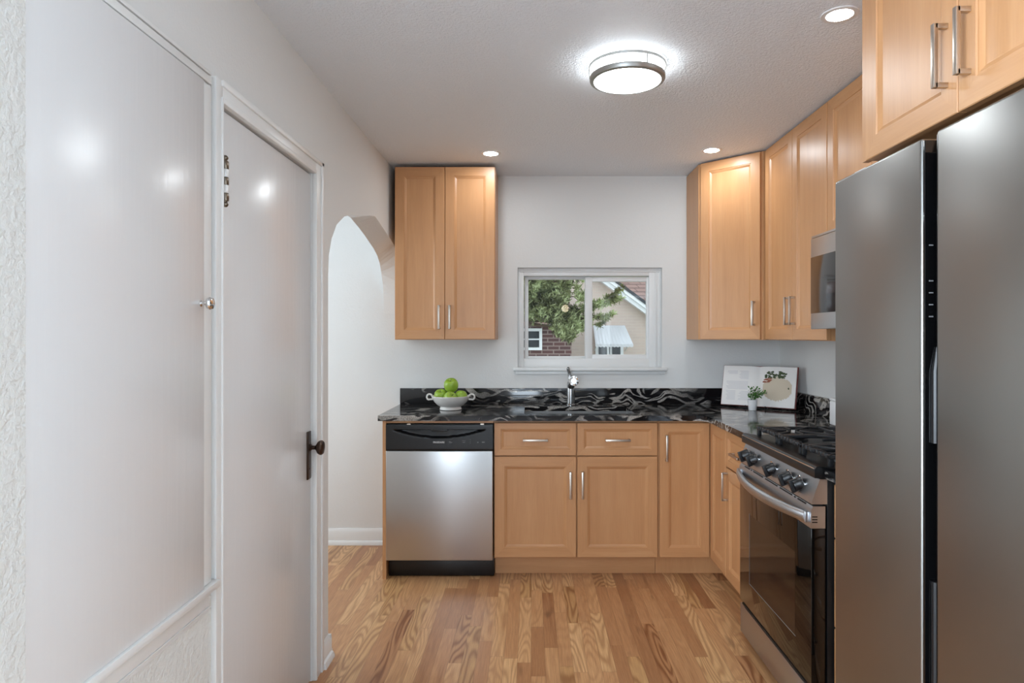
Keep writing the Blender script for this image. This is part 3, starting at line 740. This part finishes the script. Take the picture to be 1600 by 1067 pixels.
for s in (-1, 1):
    bm = NB(); n = 18; fr_, bk_ = [], []
    for i in range(n+1):
        u = PW*i/n
        fr_.append([bm.verts.new((s*u, -pagew(u), z)) for z in (0.003, PH)])
        bk_.append([bm.verts.new((s*u, -0.003, z)) for z in (0.003, PH)])
    for i in range(n):
        bm.faces.new((fr_[i][0], fr_[i+1][0], fr_[i+1][1], fr_[i][1])); bm.faces.new((bk_[i][0], bk_[i][1], bk_[i+1][1], bk_[i+1][0]))
        for q in (0, 1): bm.faces.new((fr_[i][q], bk_[i][q], bk_[i+1][q], fr_[i+1][q]))
    for i in (0, n): bm.faces.new((fr_[i][0], fr_[i][1], bk_[i][1], bk_[i][0]))
    pg = build('pages', bm, M['paper'], bk, smooth=40)
    def on_page(bm, u0, u1, z0, z1, off=0.0006, mi=0):
        m = 5; prev = None
        for i in range(m+1):
            u = u0+(u1-u0)*i/m
            cur = [bm.verts.new((s*u, -pagew(u)-off, z)) for z in (z0, z1)]
            if prev: bm.faces.new((prev[0], cur[0], cur[1], prev[1])).material_index = mi
            prev = cur
    if s < 0:
        bm = NB()
        for blk, (ua, ub, za, zb) in enumerate(((0.13, 0.20, 0.195, 0.215), (0.06, 0.12, 0.165, 0.215), (0.06, 0.20, 0.10, 0.15), (0.04, 0.12, 0.03, 0.09), (0.135, 0.2, 0.03, 0.09))):
            z = zb
            while z > za:
                on_page(bm, ua, ub-0.02*random.random(), z-0.0030, z); z -= 0.0075
        build('printed_text', bm, M['print_grey'], pg, smooth=0)
    else:
        def blob(bm, cu_, cz_, ru, rz, mi, n=22, jag=0.18, off=0.0008):
            vs = []
            for i in range(n):
                a = 2*PI*i/n; k_ = 1+random.uniform(-jag, jag); u = min(PW-0.004, max(0.006, cu_+ru*k_*math.cos(a)))
                vs.append(bm.verts.new((u, -pagew(u)-off, cz_+rz*k_*math.sin(a))))
            cen = bm.verts.new((cu_, -pagew(cu_)-off-0.0003, cz_))
            for i in range(n): bm.faces.new((vs[i], vs[(i+1) % n], cen)).material_index = mi
        bm = NB()
        for q in range(30):
            u = 0.030+0.170*q/30; h_ = 0.072*math.sqrt(max(0, 1-((u-0.112)/0.088)**2))*random.uniform(0.9, 1.05)
            on_page(bm, u, u+0.170/30, 0.112-h_, 0.120+h_*0.9, 0.0006, 0)
        for q in range(12): blob(bm, random.uniform(0.015, 0.075), random.uniform(0.150, 0.178), 0.012, 0.004, 1, 8, 0.3, 0.0013)
        for q in range(34): blob(bm, random.uniform(0.045, 0.165), random.uniform(0.178, 0.215)-0.0, 0.010, 0.0055, 2, 8, 0.4, 0.0018)
        blob(bm, 0.182, 0.118, 0.005, 0.006, 2, 8, 0.3, 0.0013)
        build('printed_picture', bm, [M['print_tan'], M['print_red'], M['print_green']], pg, smooth=0)
bm = NB(); 
for s in (-1, 1): box(bm, 0.0 if s > 0 else -PW-0.006, PW+0.006 if s > 0 else 0.0, -0.0028, 0.0004, 0.0, PH+0.004, 0.0008)
box(bm, PW+0.001, PW+0.006, -0.006, -0.0005, 0.0, PH+0.004, 0.0006); box(bm, -PW-0.006, -PW-0.001, -0.006, -0.0005, 0.0, PH+0.004, 0.0006)
build('cover', bm, M['cover_red'], bk, label='dark red cover')

ppos = Vector((1.314, 3.915, CT1))
pp = tag(empty('potted_herb', ppos), 'small leafy green herb in a white tapered pot in front of the open cookbook', 'plant')
bm = NB(); lathe(bm, [(0, 0.0), (0.021, 0.0), (0.0225, 0.002), (0.0275, 0.05), (0.0295, 0.062), (0.028, 0.0625), (0.026, 0.055), (0, 0.052)], (0, 0, 0), 32); build('pot', bm, M['white_plastic'], pp)
bm = NB(); lathe(bm, [(0.0255, 0.053), (0.015, 0.056), (0, 0.057)], (0, 0, 0), 20); build('soil', bm, M['bark'], pp)
bm = NB(); bml = NB(); tips = []
for i in range(17):
    a = random.uniform(0, 2*PI); rr = random.uniform(0.2, 1)
    tip = Vector((0.018+0.066*rr*math.cos(a), 0.030*rr*math.sin(a)-0.004, 0.088+0.040*random.random()-0.008*rr))
    base = Vector((0.010*math.cos(a), 0.010*math.sin(a), 0.054))
    midp = (base+tip)/2+Vector((0, 0, 0.012)); tube(bm, [base, midp, tip], [0.0012, 0.001, 0.0007], 5)
    for q in range(11):
        t_ = random.uniform(0.45, 1.08); p = base.lerp(tip, t_)+Vector((random.uniform(-.012, .012), random.uniform(-.010, .010), random.uniform(-.004, .012)))
        d1 = Vector((random.uniform(-1, 1), random.uniform(-1, 1), random.uniform(-.3, .7))).normalized()
        sd = d1.cross(Vector((random.uniform(-.5, .5), random.uniform(-.5, .5), 1))).normalized(); nm = d1.cross(sd)
        L_ = random.uniform(0.010, 0.017); w_ = L_*0.42
        ring = [p, p+d1*L_*.3+sd*w_, p+d1*L_*.7+sd*w_*.8, p+d1*L_, p+d1*L_*.7-sd*w_*.8, p+d1*L_*.3-sd*w_]
        ctr = p+d1*L_*.5+nm*0.002; rv = [bml.verts.new(v) for v in ring]; cv = bml.verts.new(ctr)
        for z in range(6): bml.faces.new((rv[z], rv[(z+1) % 6], cv))
build('stems', bm, M['herb'], pp); build('leaves', bml, M['herb'], pp, smooth=0)

cn = tag(empty('canister', (1.528, 3.235, CT1)), 'white square canister on the counter behind the range, mostly hidden by the refrigerator', 'canister')
bm = NB(); box(bm, -0.045, 0.045, -0.045, 0.045, 0, 0.118, 0.006, 3); build('canister_body', bm, M['white_plastic'], cn)
bm = NB(); box(bm, -0.046, 0.046, -0.046, 0.046, 0.119, 0.134, 0.005, 3); build('lid', bm, M['white_plastic'], cn)
ol = tag(empty('wall_outlet', (RW, 3.478, 1.145)), 'white wall outlet plate on the right wall above the backsplash, beside the refrigerator edge', 'outlet')
bm = NB(); box(bm, -0.006, 0.0, -0.037, 0.037, -0.058, 0.058, 0.003); build('cover_plate', bm, M['white_plastic'], ol)
for z in (-0.024, 0.024):
    bm = NB(); box(bm, -0.0075, -0.005, -0.016, 0.016, z-0.013, z+0.013, 0.001); build('socket', bm, M['white_plastic'], ol)

# ------------------------------------------------------------------ gas range
RX, RY = 0.950, 2.934; RWd = 0.752
rg = tag(empty('gas_range', (RX, RY, 0), R(-90)), 'freestanding stainless gas range with black grates, five black knobs and glass oven door', 'range')
bm = NB(); box(bm, 0.0, RWd, 0.030, 0.655, 0.02, 0.905, 0.002); build('range_body', bm, M['enamel'], rg)
bm = NB()
prism(bm, [(-0.012, 0.884), (-0.012, 0.912), (-0.006, 0.921), (0.004, 0.923), (0.050, 0.915), (0.64, 0.915), (0.655, 0.930), (0.655, 0.890), (0.02, 0.884)], -0.001, RWd+0.001, 'x')
ctp = build('cooktop', bm, M['enamel'], rg)
bm = NB(); box(bm, 0.002, RWd-0.002, -0.0135, -0.0085, 0.9125, 0.9155, 0.0008); build('trim_line', bm, M['chrome'], ctp, label='thin bright trim line')
# control panel, slightly tilted back
bm = NB(); prism(bm, [(0.006, 0.880), (0.030, 0.880), (0.030, 0.797), (-0.022, 0.797), (-0.022, 0.803)], 0.0, RWd, 'x')
cp = build('control_panel', bm, M['steel_range'], rg)
for x in (0.075, 0.175, 0.376, 0.535, 0.635):
    bm = NB(); lathe(bm, [(0.029, 0), (0.029, 0.0012), (0.024, 0.002), (0, 0.002)], (x, -0.0072, 0.842), 28, Matrix.Rotation(R(90+20), 4, 'X'))
    build('knob_bezel', bm, M['chrome'], cp)
for x in (0.075, 0.175, 0.376, 0.535, 0.635):
    bm = NB(); Mx = Matrix.Rotation(R(90+20), 4, 'X')
    lathe(bm, [(0, 0), (0.0225, 0), (0.0225, 0.010), (0.0205, 0.013), (0.0195, 0.026), (0.018, 0.030), (0, 0.031)], (x, -0.0082, 0.842), 24, Mx)
    n0 = set(bm.verts); box(bm, -0.0065, 0.0065, -0.0225, 0.0225, 0.0, 0.042, 0.002)
    bmesh.ops.transform(bm, matrix=Matrix.Translation((x, -0.0082, 0.842)) @ Mx, verts=[v for v in bm.verts if v not in n0])
    build('control_knob', bm, M['black'], rg)
# oven door
bm = NB()
box(bm, 0.002, RWd-0.002, -0.022, 0.026, 0.190, 0.716, 0.003)
od = build('oven_door', bm, M['oven_glass'], rg, label='black glass oven door')
bm = NB(); prism(bm, [(-0.024, 0.717), (-0.024, 0.776), (-0.016, 0.790), (0.024, 0.790), (0.024, 0.717)], 0.001, RWd-0.001, 'x')
rl = build('door_top_rail', bm, M['steel_range'], od, label='stainless top rail of the oven door')
for a, b in ((0.06, 0.125), (0.14, 0.15), (0.17, 0.285), (0.31, 0.44), (0.465, 0.58), (0.60, 0.612), (0.63, 0.70)):
    bm = NB(); box(bm, a, b, -0.0195, -0.012, 0.7835, 0.7885); build('vent_slot', bm, M['dark_gap'], od, smooth=0)
for z in (0.735, 0.744, 0.753):
    bm = NB(); box(bm, RWd-0.0025, RWd-0.0005, -0.020, -0.002, z, z+0.004); build('vent_slot', bm, M['dark_gap'], od, smooth=0)
bm = NB()
for (a, b, c0, c1) in ((0.13, 0.62, 0.300, 0.3022), (0.13, 0.1312, 0.300, 0.60)): box(bm, a, b, -0.0225, -0.0215, c0, c1)
build('window_outline', bm, M['mark_dim'], od, smooth=0)
bm = NB(); box(bm, 0.135, 0.615, -0.0222, -0.0212, 0.304, 0.596); build('oven_window', bm, M['cavity'], od, smooth=0)
bm = NB(); n = 28; pts = []
for i in range(n+1):
    t = i/n; x = 0.020+t*(RWd-0.040); b = math.sin(PI*t)
    pts.append((x, -0.032-0.046*b**0.8, 0.752-0.004*b))
tube(bm, pts, [0.020*(0.92+0.08*math.sin(PI*i/n)) for i in range(n+1)], 14, (0.62, 1.0))
for x in (0.026, RWd-0.026): box(bm, x-0.014, x+0.014, -0.040, -0.022, 0.733, 0.770, 0.004)
build('door_handle', bm, M['steel_range'], od, label='bowed stainless door handle')
bm = NB(); box(bm, 0.002, RWd-0.002, -0.020, 0.03, 0.046, 0.172, 0.003); box(bm, 0.002, RWd-0.002, -0.006, 0.03, 0.172, 0.184, 0.001)
dr = build('storage_drawer', bm, M['steel_range'], rg, label='stainless storage drawer')
bm = NB(); box(bm, 0.03, RWd-0.03, -0.0205, 0.0, 0.176, 0.183); build('drawer_recess', bm, M['dark_gap'], dr, smooth=0)
bm = NB(); box(bm, 0.01, RWd-0.01, 0.04, 0.06, 0.0, 0.05); build('kick_plate', bm, M['black'], rg)
# burners and three cast iron grates
for (x, y, r) in ((0.145, 0.16, 0.046), (0.145, 0.46, 0.036), (0.376, 0.31, 0.050), (0.607, 0.16, 0.040), (0.607, 0.46, 0.046)):
    bm = NB(); lathe(bm, [(r*1.25, 0.0), (r*1.2, 0.008), (r*0.9, 0.010), (r, 0.012), (r, 0.020), (r*0.9, 0.024), (0, 0.025)], (x, y, 0.9145), 28); build('burner', bm, M['iron'], rg)
def grate(x0, x1, centers):
    bm = NB(); y0, y1, zt = 0.045, 0.590, 0.955; h = 0.014; w = 0.007
    def bar(xa, ya, xb, yb, ww=w, z1=zt, hh=h):
        d = Vector((xb-xa, yb-ya)); L_ = d.length; n0 = set(bm.verts)
        box(bm, 0, L_, -ww, ww, z1-hh, z1, 0.003)
        bmesh.ops.transform(bm, matrix=Matrix.Translation((xa, ya, 0)) @ Matrix.Rotation(math.atan2(d.y, d.x), 4, 'Z'), verts=[v for v in bm.verts if v not in n0])
    for x in (x0+w, x1-w): bar(x, y0, x, y1)
    for y in (y0+w, y1-w, (y0+y1)/2): bar(x0, y, x1, y)
    xm = (x0+x1)/2
    for cy in centers:
        for a in range(8):
            ang = a*PI/4+PI/8*0
            c_, s_ = math.cos(ang), math.sin(ang)
            ex = (x1-x0)/2-w; ey = 0.13
            L_ = min(ex/abs(c_) if abs(c_) > .01 else 9, ey/abs(s_) if abs(s_) > .01 else 9)
            bar(xm+c_*0.028, cy+s_*0.028, xm+c_*L_, cy+s_*L_, 0.0045, zt+0.002, 0.012)
    k_ = 0
    x = x0+0.022
    while x < x1-0.02:                                           # knuckled front rail
        box(bm, x-0.006, x+0.006, y0-0.003, y0+0.020, zt-0.012, zt+0.004, 0.003); x += 0.030
    for (x, y) in ((x0+0.010, y0+0.01), (x1-0.010, y0+0.01), (x0+0.010, y1-0.01), (x1-0.010, y1-0.01)): box(bm, x-0.008, x+0.008, y-0.008, y+0.008, 0.9155, zt, 0.002)
    return build('grate', bm, M['iron'], rg)
grate(0.020, 0.257, (0.16, 0.46)); grate(0.262, 0.490, (0.31,)); grate(0.495, 0.732, (0.16, 0.46))

# dark round dish on the small counter piece
pl = tag(empty('round_dish', (1.075, 2.105, CT1)), 'round black dish with a shiny chrome rim on the small counter piece beside the range', 'dish')
bm = NB(); lathe(bm, [(0, 0), (0.030, 0), (0.036, 0.008), (0.049, 0.022), (0.048, 0.023), (0.034, 0.011), (0, 0.009)], (0, 0, 0), 32); build('dish_body', bm, M['black'], pl)
bm = NB(); tube(bm, [(0.050*math.cos(2*PI*i/36), 0.050*math.sin(2*PI*i/36), 0.0245) for i in range(36)], 0.0032, 8, closed=True); build('rim', bm, M['chrome'], pl, label='chrome rim')

# ------------------------------------------------------------------ microwave over the range
mw = tag(empty('microwave', (1.240, 2.888, 1.384), R(-90)), 'stainless over-the-range microwave with dark glass door, under the short cabinet', 'microwave')
mW, mH = 0.752, 0.406
bm = NB(); box(bm, 0, mW, 0.0, 0.378, 0.004, mH, 0.003); build('microwave_body', bm, M['black'], mw)
bm = NB(); box(bm, 0, mW-0.17, -0.016, -0.001, 0.0, mH-0.012, 0.004); md = build('door', bm, M['steel'], mw, label='stainless door frame')
bm = NB(); box(bm, 0.006, mW-0.24, -0.0185, -0.014, 0.068, 0.312, 0.001); build('door_glass', bm, M['black_gloss'], md, label='dark door glass')
bm = NB(); tube(bm, [(mW-0.205, -0.016, 0.05), (mW-0.205, -0.05, 0.06), (mW-0.205, -0.05, 0.35), (mW-0.205, -0.016, 0.36)], 0.009, 12); build('door_handle', bm, M['steel'], md)
bm = NB(); box(bm, mW-0.168, mW, -0.016, -0.001, 0.0, mH-0.012, 0.003); build('control_panel', bm, M['black_gloss'], mw)
bm = NB(); box(bm, 0, mW, -0.012, -0.001, mH-0.010, mH, 0.001); build('top_vent', bm, M['steel'], mw)

# ------------------------------------------------------------------ refrigerator
fg = tag(empty('refrigerator', (1.20, 1.338, 0)), 'large stainless side-by-side refrigerator with dark recessed grips, filling the right edge', 'refrigerator')
fo = Vector((1.20, 1.338, 0)); FX = 0.825; FT = 1.772
def fb(bm, x0, x1, y0, y1, z0, z1, bev=0.0, seg=2): box(bm, x0-fo.x, x1-fo.x, y0-fo.y, y1-fo.y, z0, z1, bev, seg)
bm = NB(); fb(bm, 0.905, 1.590, 0.885, 1.790, 0.02, 1.752, 0.004); build('case', bm, M['grey_panel'], fg)
bm = NB(); fb(bm, FX, 0.898, 1.394, 1.792, 0.055, FT, 0.006, 3); dl = build('freezer_door', bm, M['steel_fridge'], fg)
bm = NB(); fb(bm, FX, 0.898, 0.882, 1.342, 0.055, FT, 0.006, 3); dr_ = build('fridge_door', bm, M['steel_fridge'], fg)
# glossy black edge strip on the freezer door and the pocket grips
bm = NB(); fb(bm, FX+0.003, 0.895, 1.386, 1.3935, 0.06, FT-0.006, 0.001); build('edge_strip', bm, M['black_gloss'], dl, label='glossy black edge strip')
bm = NB(); fb(bm, FX+0.003, 0.895, 1.3425, 1.346, 0.06, FT-0.006, 0.001); build('edge_strip', bm, M['black_gloss'], dr_, label='glossy black edge strip')
bm = NB(); fb(bm, 0.880, 0.9045, 1.347, 1.385, 0.06, FT-0.010); build('gasket_strip', bm, M['dark_gap'], fg)
bm = NB(); tube(bm, [(0.846-fo.x, 1.380-fo.y, 1.13), (0.846-fo.x, 1.380-fo.y, 1.28), (0.852-fo.x, 1.383-fo.y, 1.33)], [0.008, 0.008, 0.004], 10); build('pocket_grip', bm, M['black'], dl)
bm = NB(); tube(bm, [(0.846-fo.x, 1.380-fo.y, 0.55), (0.846-fo.x, 1.380-fo.y, 0.84)], 0.008, 10); build('pocket_grip', bm, M['black'], dl)
for z in (1.545, 1.470, 1.445, 1.420, 1.395):
    bm = NB(); fb(bm, 0.836, 0.845, 1.3852, 1.3862, z-0.0012, z+0.0012); build('display_mark', bm, M['mark_dim'], dl, smooth=0)
bm = NB(); fb(bm, 0.92, 1.58, 0.90, 1.78, 0.0, 0.02); fb(bm, 0.86, 0.905, 0.89, 1.785, 0.0, 0.05); build('base_grille', bm, M['black'], fg)
for y in (1.735, 0.935):
    bm = NB(); fb(bm, 0.862, 0.945, y-0.03, y+0.03, 1.752, 1.792, 0.006); build('hinge_cover', bm, M['white_plastic'], fg)

# ------------------------------------------------------------------ ceiling lights
cl = tag(empty('ceiling_light', (0.369, 2.532, CEIL)), 'round flush-mount ceiling light with two nickel rings and glowing white drum', 'light')
bm = NB(); lathe(bm, [(0.118, 0.0), (0.118, -0.012), (0, -0.012)], (0, 0, 0), 40); build('base_pan', bm, M['white_plastic'], cl)
bm = NB(); lathe(bm, [(0.126, -0.002), (0.127, -0.050), (0.1275, -0.058)], (0, 0, 0), 48, mi=1); lathe(bm, [(0.1275, -0.058), (0.10, -0.066), (0.05, -0.070), (0, -0.071)], (0, 0, 0), 48); build('diffuser', bm, [M['lamp_glow'], M['lamp_side']], cl, label='glowing white drum diffuser')
bm = NB(); lathe(bm, [(0.1445, -0.004), (0.1475, -0.004), (0.1475, -0.015), (0.1445, -0.015), (0.1445, -0.004)], (0, 0, 0), 56); build('upper_ring', bm, M['lamp_nickel'], cl)
bm = NB(); lathe(bm, [(0.128, -0.064), (0.141, -0.062), (0.1435, -0.058), (0.1435, -0.044), (0.141, -0.044), (0.140, -0.058), (0.128, -0.060), (0.128, -0.064)], (0, 0, 0), 56); build('lower_ring', bm, M['lamp_nickel'], cl)
for q in range(3):
    a = R(52+120*q); bm = NB(); tube(bm, [(0.143*math.cos(a), 0.143*math.sin(a), -0.010), (0.143*math.cos(a), 0.143*math.sin(a), -0.046)], 0.003, 8); build('post', bm, M['lamp_nickel'], cl)
def downlight(x, y, label):
    o = tag(empty('recessed_light', (x, y, CEIL)), label, 'light', 'recessed ceiling lights')
    bm = NB(); lathe(bm, [(0.040, -0.001), (0.041, -0.004), (0.056, -0.003), (0.058, 0.0)], (0, 0, 0), 36); build('trim_ring', bm, M['white_plastic'], o)
    bm = NB(); lathe(bm, [(0.0405, -0.0025), (0, -0.003)], (0, 0, 0), 36); build('lens', bm, M['led_glow'], o, label='glowing lens')
downlight(0.998, 2.133, 'recessed ceiling light nearest the viewer, beside the cabinet above the refrigerator')
downlight(1.010, 3.690, 'recessed ceiling light in front of the diagonal corner wall cabinet')
downlight(-0.230, 3.754, 'recessed ceiling light beside the upper cabinet left of the window')
# lamps of the dining end behind the camera
pd = tag(empty('pendant_lamp', (0.513, -1.2, 1.771)), 'warm glowing globe pendant behind the viewer, reflected in the left window pane', 'lamp')
bm = NB(); lathe(bm, [(0, -0.057)]+[(0.057*math.cos(R(a)), 0.057*math.sin(R(a))) for a in range(-75, 76, 15)]+[(0, 0.057)], (0, 0, 0), 24); build('globe', bm, M['globe_glow'], pd, smooth=80)
bm = NB(); tube(bm, [(0, 0, 0.055), (0, 0, CEIL-1.771-0.02)], 0.005, 8); lathe(bm, [(0.05, CEIL-1.771), (0.05, CEIL-1.771-0.02), (0, CEIL-1.771-0.022)], (0, 0, 0), 24); build('stem', bm, M['nickel'], pd)

# ------------------------------------------------------------------ outside the window
YN = 15.0
bm = NB(); box(bm, -14, 16, 4.6, 24, -1.35, -1.30); tag(build('ground', bm, M['grass'], smooth=0), kind='structure')
nh = tag(empty('neighbour_house', (2.0, YN, -1.30)), 'tan brick neighbouring house with white gable board, tiled roof and awning, seen through the window', 'house')
ho = Vector((2.0, YN, -1.30))
def hb(bm, x0, x1, y0, y1, z0, z1, bev=0.0): box(bm, x0-ho.x, x1-ho.x, y0-ho.y, y1-ho.y, z0-ho.z, z1-ho.z, bev)
sl = 48/66.0
gx, gz = wx(945, YN), wz(446, YN)           # a point on the lower edge of the gable board
ax = -0.4; az = gz+(gx-ax)*sl               # apex
bm = NB(); ex = 5.2; ez = az-(ex-ax)*sl
prism(bm, [(p[0]-ho.x, p[1]-ho.z) for p in ((-6.0, -1.30), (ex, -1.30), (ex, ez), (ax, az), (-6.0, az-(ax+6.0)*sl))], 0, 0.3, 'y')
build('gable_wall', bm, M['tan_brick'], nh, smooth=0)
for s in (1,):
    bm = NB(); q = 0.17
    prism(bm, [(ax-ho.x, az-ho.z), (ex+0.4-ho.x, az-(ex+0.4-ax)*sl-ho.z), (ex+0.4-ho.x, az-(ex+0.4-ax)*sl+q-ho.z), (ax-ho.x, az+q-ho.z)], -0.22, 0.0, 'y')
    prism(bm, [(ax-ho.x, az+q*.62-ho.z), (ex+0.4-ho.x, az-(ex+0.4-ax)*sl+q*.62-ho.z), (ex+0.4-ho.x, az-(ex+0.4-ax)*sl+q*1.15-ho.z), (ax-ho.x, az+q*1.15-ho.z)], -0.28, -0.2, 'y')
    build('gable_board', bm, M['white_paint_out'], nh, smooth=0, label='white sloping gable board')
bm = NB(); prism(bm, [(ax-ho.x, az+0.19-ho.z), (ex+0.5-ho.x, az-(ex+0.5-ax)*sl+0.19-ho.z), (ex+0.5-ho.x, az-(ex+0.5-ax)*sl+0.27-ho.z), (ax-ho.x, az+0.27-ho.z)], -0.30, 0.35, 'y'); build('roof_edge', bm, M['dark_glass'], nh, smooth=0)
bm = NB(); prism(bm, [(0.3, 2.0), (4.2, 6.4), (4.2, 6.6), (0.3, 2.2)], -8, 6.5, 'x'); build('roof', bm, M['roof_tile'], nh, smooth=0)
# awning over a small window
a0, a1 = wx(928, 14.6), wx(983, 14.6); zt_, zb_ = wz(508.5, 15), wz(540, 14.45)
bm = NB(); n = 22
P1, P2 = [], []
for i in range(n+1):
    t = i/n; zz = 0.018*(i % 2)
    P1.append([bm.verts.new((a0+0.02+(a1-a0-0.06)*t-ho.x, YN-0.02-ho.y, zt_+zz*.3-ho.z)), bm.verts.new((a0+0.02+(a1-a0+0.05)*t-ho.x, 14.45-ho.y, zb_+0.03+zz*.5-ho.z)), bm.verts.new((a0+0.02+(a1-a0+0.05)*t-ho.x, 14.44-ho.y, zb_-0.02-zz-ho.z))])
for i in range(n):
    for q in (0, 1): bm.faces.new((P1[i][q], P1[i+1][q], P1[i+1][q+1], P1[i][q+1]))
g = bmesh.ops.solidify(bm, geom=bm.faces[:], thickness=0.012)
aw = build('awning', bm, M['white_paint_out'], nh, smooth=0, label='white ribbed metal awning')
for x in (a0+0.05, a1-0.03):
    bm = NB(); tube(bm, [(x-ho.x, 14.5-ho.y, zb_+0.03-ho.z), (x-ho.x, 14.98-ho.y, zb_-0.12-ho.z)], 0.012, 6); build('awning_bracket', bm, M['white_paint_out'], aw)
for q0, q1 in ((933, 950), (954, 971)):
    bm = NB(); x0, x1 = wx(q0, YN), wx(q1, YN); hb(bm, x0-0.04, x1+0.04, YN-0.05, YN, wz(585, YN), wz(512, YN)); wf = build('window_frame', bm, M['white_paint_out'], nh, smooth=0)
    bm = NB(); hb(bm, x0+0.03, x1-0.03, YN-0.06, YN-0.04, wz(582, YN), wz(514, YN)); build('pane', bm, M['dark_glass'], wf, smooth=0)
# red brick wing at lower left, nearer
rb = tag(empty('brick_outbuilding', (0.1, 13.6, -1.30)), 'dark red brick building with a white framed window behind the pine tree', 'building')
YR = 13.6; ho = Vector((0.1, YR, -1.30))
bm = NB(); hb(bm, -3.4, wx(893, YR), YR, YR+1.2, -1.30, wz(506, YR)); build('brick_wall', bm, M['red_brick'], rb, smooth=0)
bm = NB(); prism(bm, [(-0.25, wz(508, YR)-ho.z), (1.3, wz(508, YR)+0.5-ho.z), (1.3, wz(508, YR)+0.6-ho.z), (-0.25, wz(508, YR)+0.05-ho.z)], -3.5, wx(895, YR)-ho.x, 'x'); build('roof', bm, M['roof_tile'], rb, smooth=0)
x0, x1 = wx(800, YR), wx(847, YR); za, zb2 = wz(547, YR), wz(513, YR)
bm = NB(); hb(bm, x0, x1, YR-0.05, YR, za, zb2); wf = build('window_frame', bm, M['white_paint_out'], rb, smooth=0)
bm = NB(); hb(bm, x0+0.06, x1-0.06, YR-0.06, YR-0.045, za+0.06, (za+zb2)/2-0.015); hb(bm, x0+0.06, x1-0.06, YR-0.06, YR-0.045, (za+zb2)/2+0.015, zb2-0.06); build('pane', bm, M['dark_glass'], wf, smooth=0)

# pine tree
tr = tag(empty('pine_tree', (-0.35, 10.4, -1.30)), 'bushy grey-green pine tree filling the left window pane, one branch reaching into the right', 'tree')
to = Vector((-0.35, 10.4, -1.30))
bm = NB(); tube(bm, [(0, 0, 0), (0.03, 0.02, 1.6), (0.0, 0.05, 3.2), (0.05, 0, 5.6)], [0.17, 0.14, 0.10, 0.04], 10)
bl = NB()
def tuft(p, size):
    if p.x+to.x < 0.33 and p.z+to.z < 1.57: return      # lower skirt of the crown is bare on this side
    ax_ = Vector((random.uniform(-1, 1), random.uniform(-1, 1), random.uniform(-.2, 1))).normalized()
    for q in range(13):
        d = (ax_*0.5+Vector((random.gauss(0, 1), random.gauss(0, 1), random.gauss(0, 1))).normalized()).normalized()
        L_ = size*random.uniform(0.6, 1.1); sd = d.cross(Vector((random.random(), random.random(), random.random()))).normalized()*size*0.11
        bl.faces.new((bl.verts.new(p-sd), bl.verts.new(p+sd), bl.verts.new(p+d*L_+sd*.6), bl.verts.new(p+d*L_-sd*.6)))
def limb(a, b, sag, tufts, spread, size=0.085, r=0.03):
    a, b = Vector(a)-to, Vector(b)-to
    pts = [a.lerp(b, t)+Vector((0, 0, -sag*math.sin(PI*t))) for t in (0, .25, .5, .75, 1)]
    tube(bm, pts, [r, r*.8, r*.6, r*.4, r*.2], 6)
    for q in range(tufts):
        t = random.uniform(0.22, 1.04); p = a.lerp(b, min(1, t))+Vector((0, 0, -sag*math.sin(PI*min(1, t))))
        s_ = spread*(1.05-0.55*t)
        tuft(p+Vector((random.gauss(0, s_), random.gauss(0, s_), random.gauss(0, s_*0.62))), size*random.uniform(.7, 1.2))
tx, ty = -0.35, 10.4
Yt = 10.0
for (px, py_, n_, sp) in ((852, 452, 150, .17), (886, 448, 150, .16), (905, 462, 120, .13), (842, 462, 140, .14), (872, 478, 150, .16), (895, 490, 130, .14), (886, 504, 140, .12), (905, 512, 110, .11), (893, 527, 90, .09), (908, 434, 120, .14), (860, 425, 140, .17), (880, 518, 80, .07), (822, 452, 120, .14), (825, 440, 120, .16)):
    Yq = Yt+random.uniform(-.35, .35)
    limb((tx, ty, wz(py_, Yq)+0.05) if py_ < 495 else (0.30, ty, wz(py_, Yq)+0.35), (wx(px, Yq), Yq, wz(py_, Yq)), 0.06, n_, sp)
limb((tx+0.3, ty, wz(486, 10)), (wx(962, 9.9), 9.9, wz(466, 9.9)), 0.10, 150, .075, 0.075)
limb((tx+0.3, ty, wz(500, 10)), (wx(955, 9.9), 9.9, wz(492, 9.9)), 0.04, 90, .055, 0.07)
limb((tx+0.3, ty, wz(505, 10)), (wx(938, 9.9), 9.9, wz(506, 9.9)), 0.04, 60, .045, 0.065)
limb((wx(945, 9.9), 9.9, wz(472, 9.9)), (wx(974, 9.9), 9.9, wz(448, 9.9)), 0.0, 24, .04, 0.06, 0.012)
for q in range(26):
    z = random.uniform(2.6, 4.4); a = random.uniform(0, 2*PI); L_ = (5.0-z)*0.5
    limb((tx, ty, z), (tx+L_*math.cos(a), ty+L_*math.sin(a)*.6, z-0.1), 0.1, 60, .16, 0.11)
build('trunk', bm, M['bark'], tr, smooth=50); build('foliage', bl, M['needles'], tr, smooth=0)
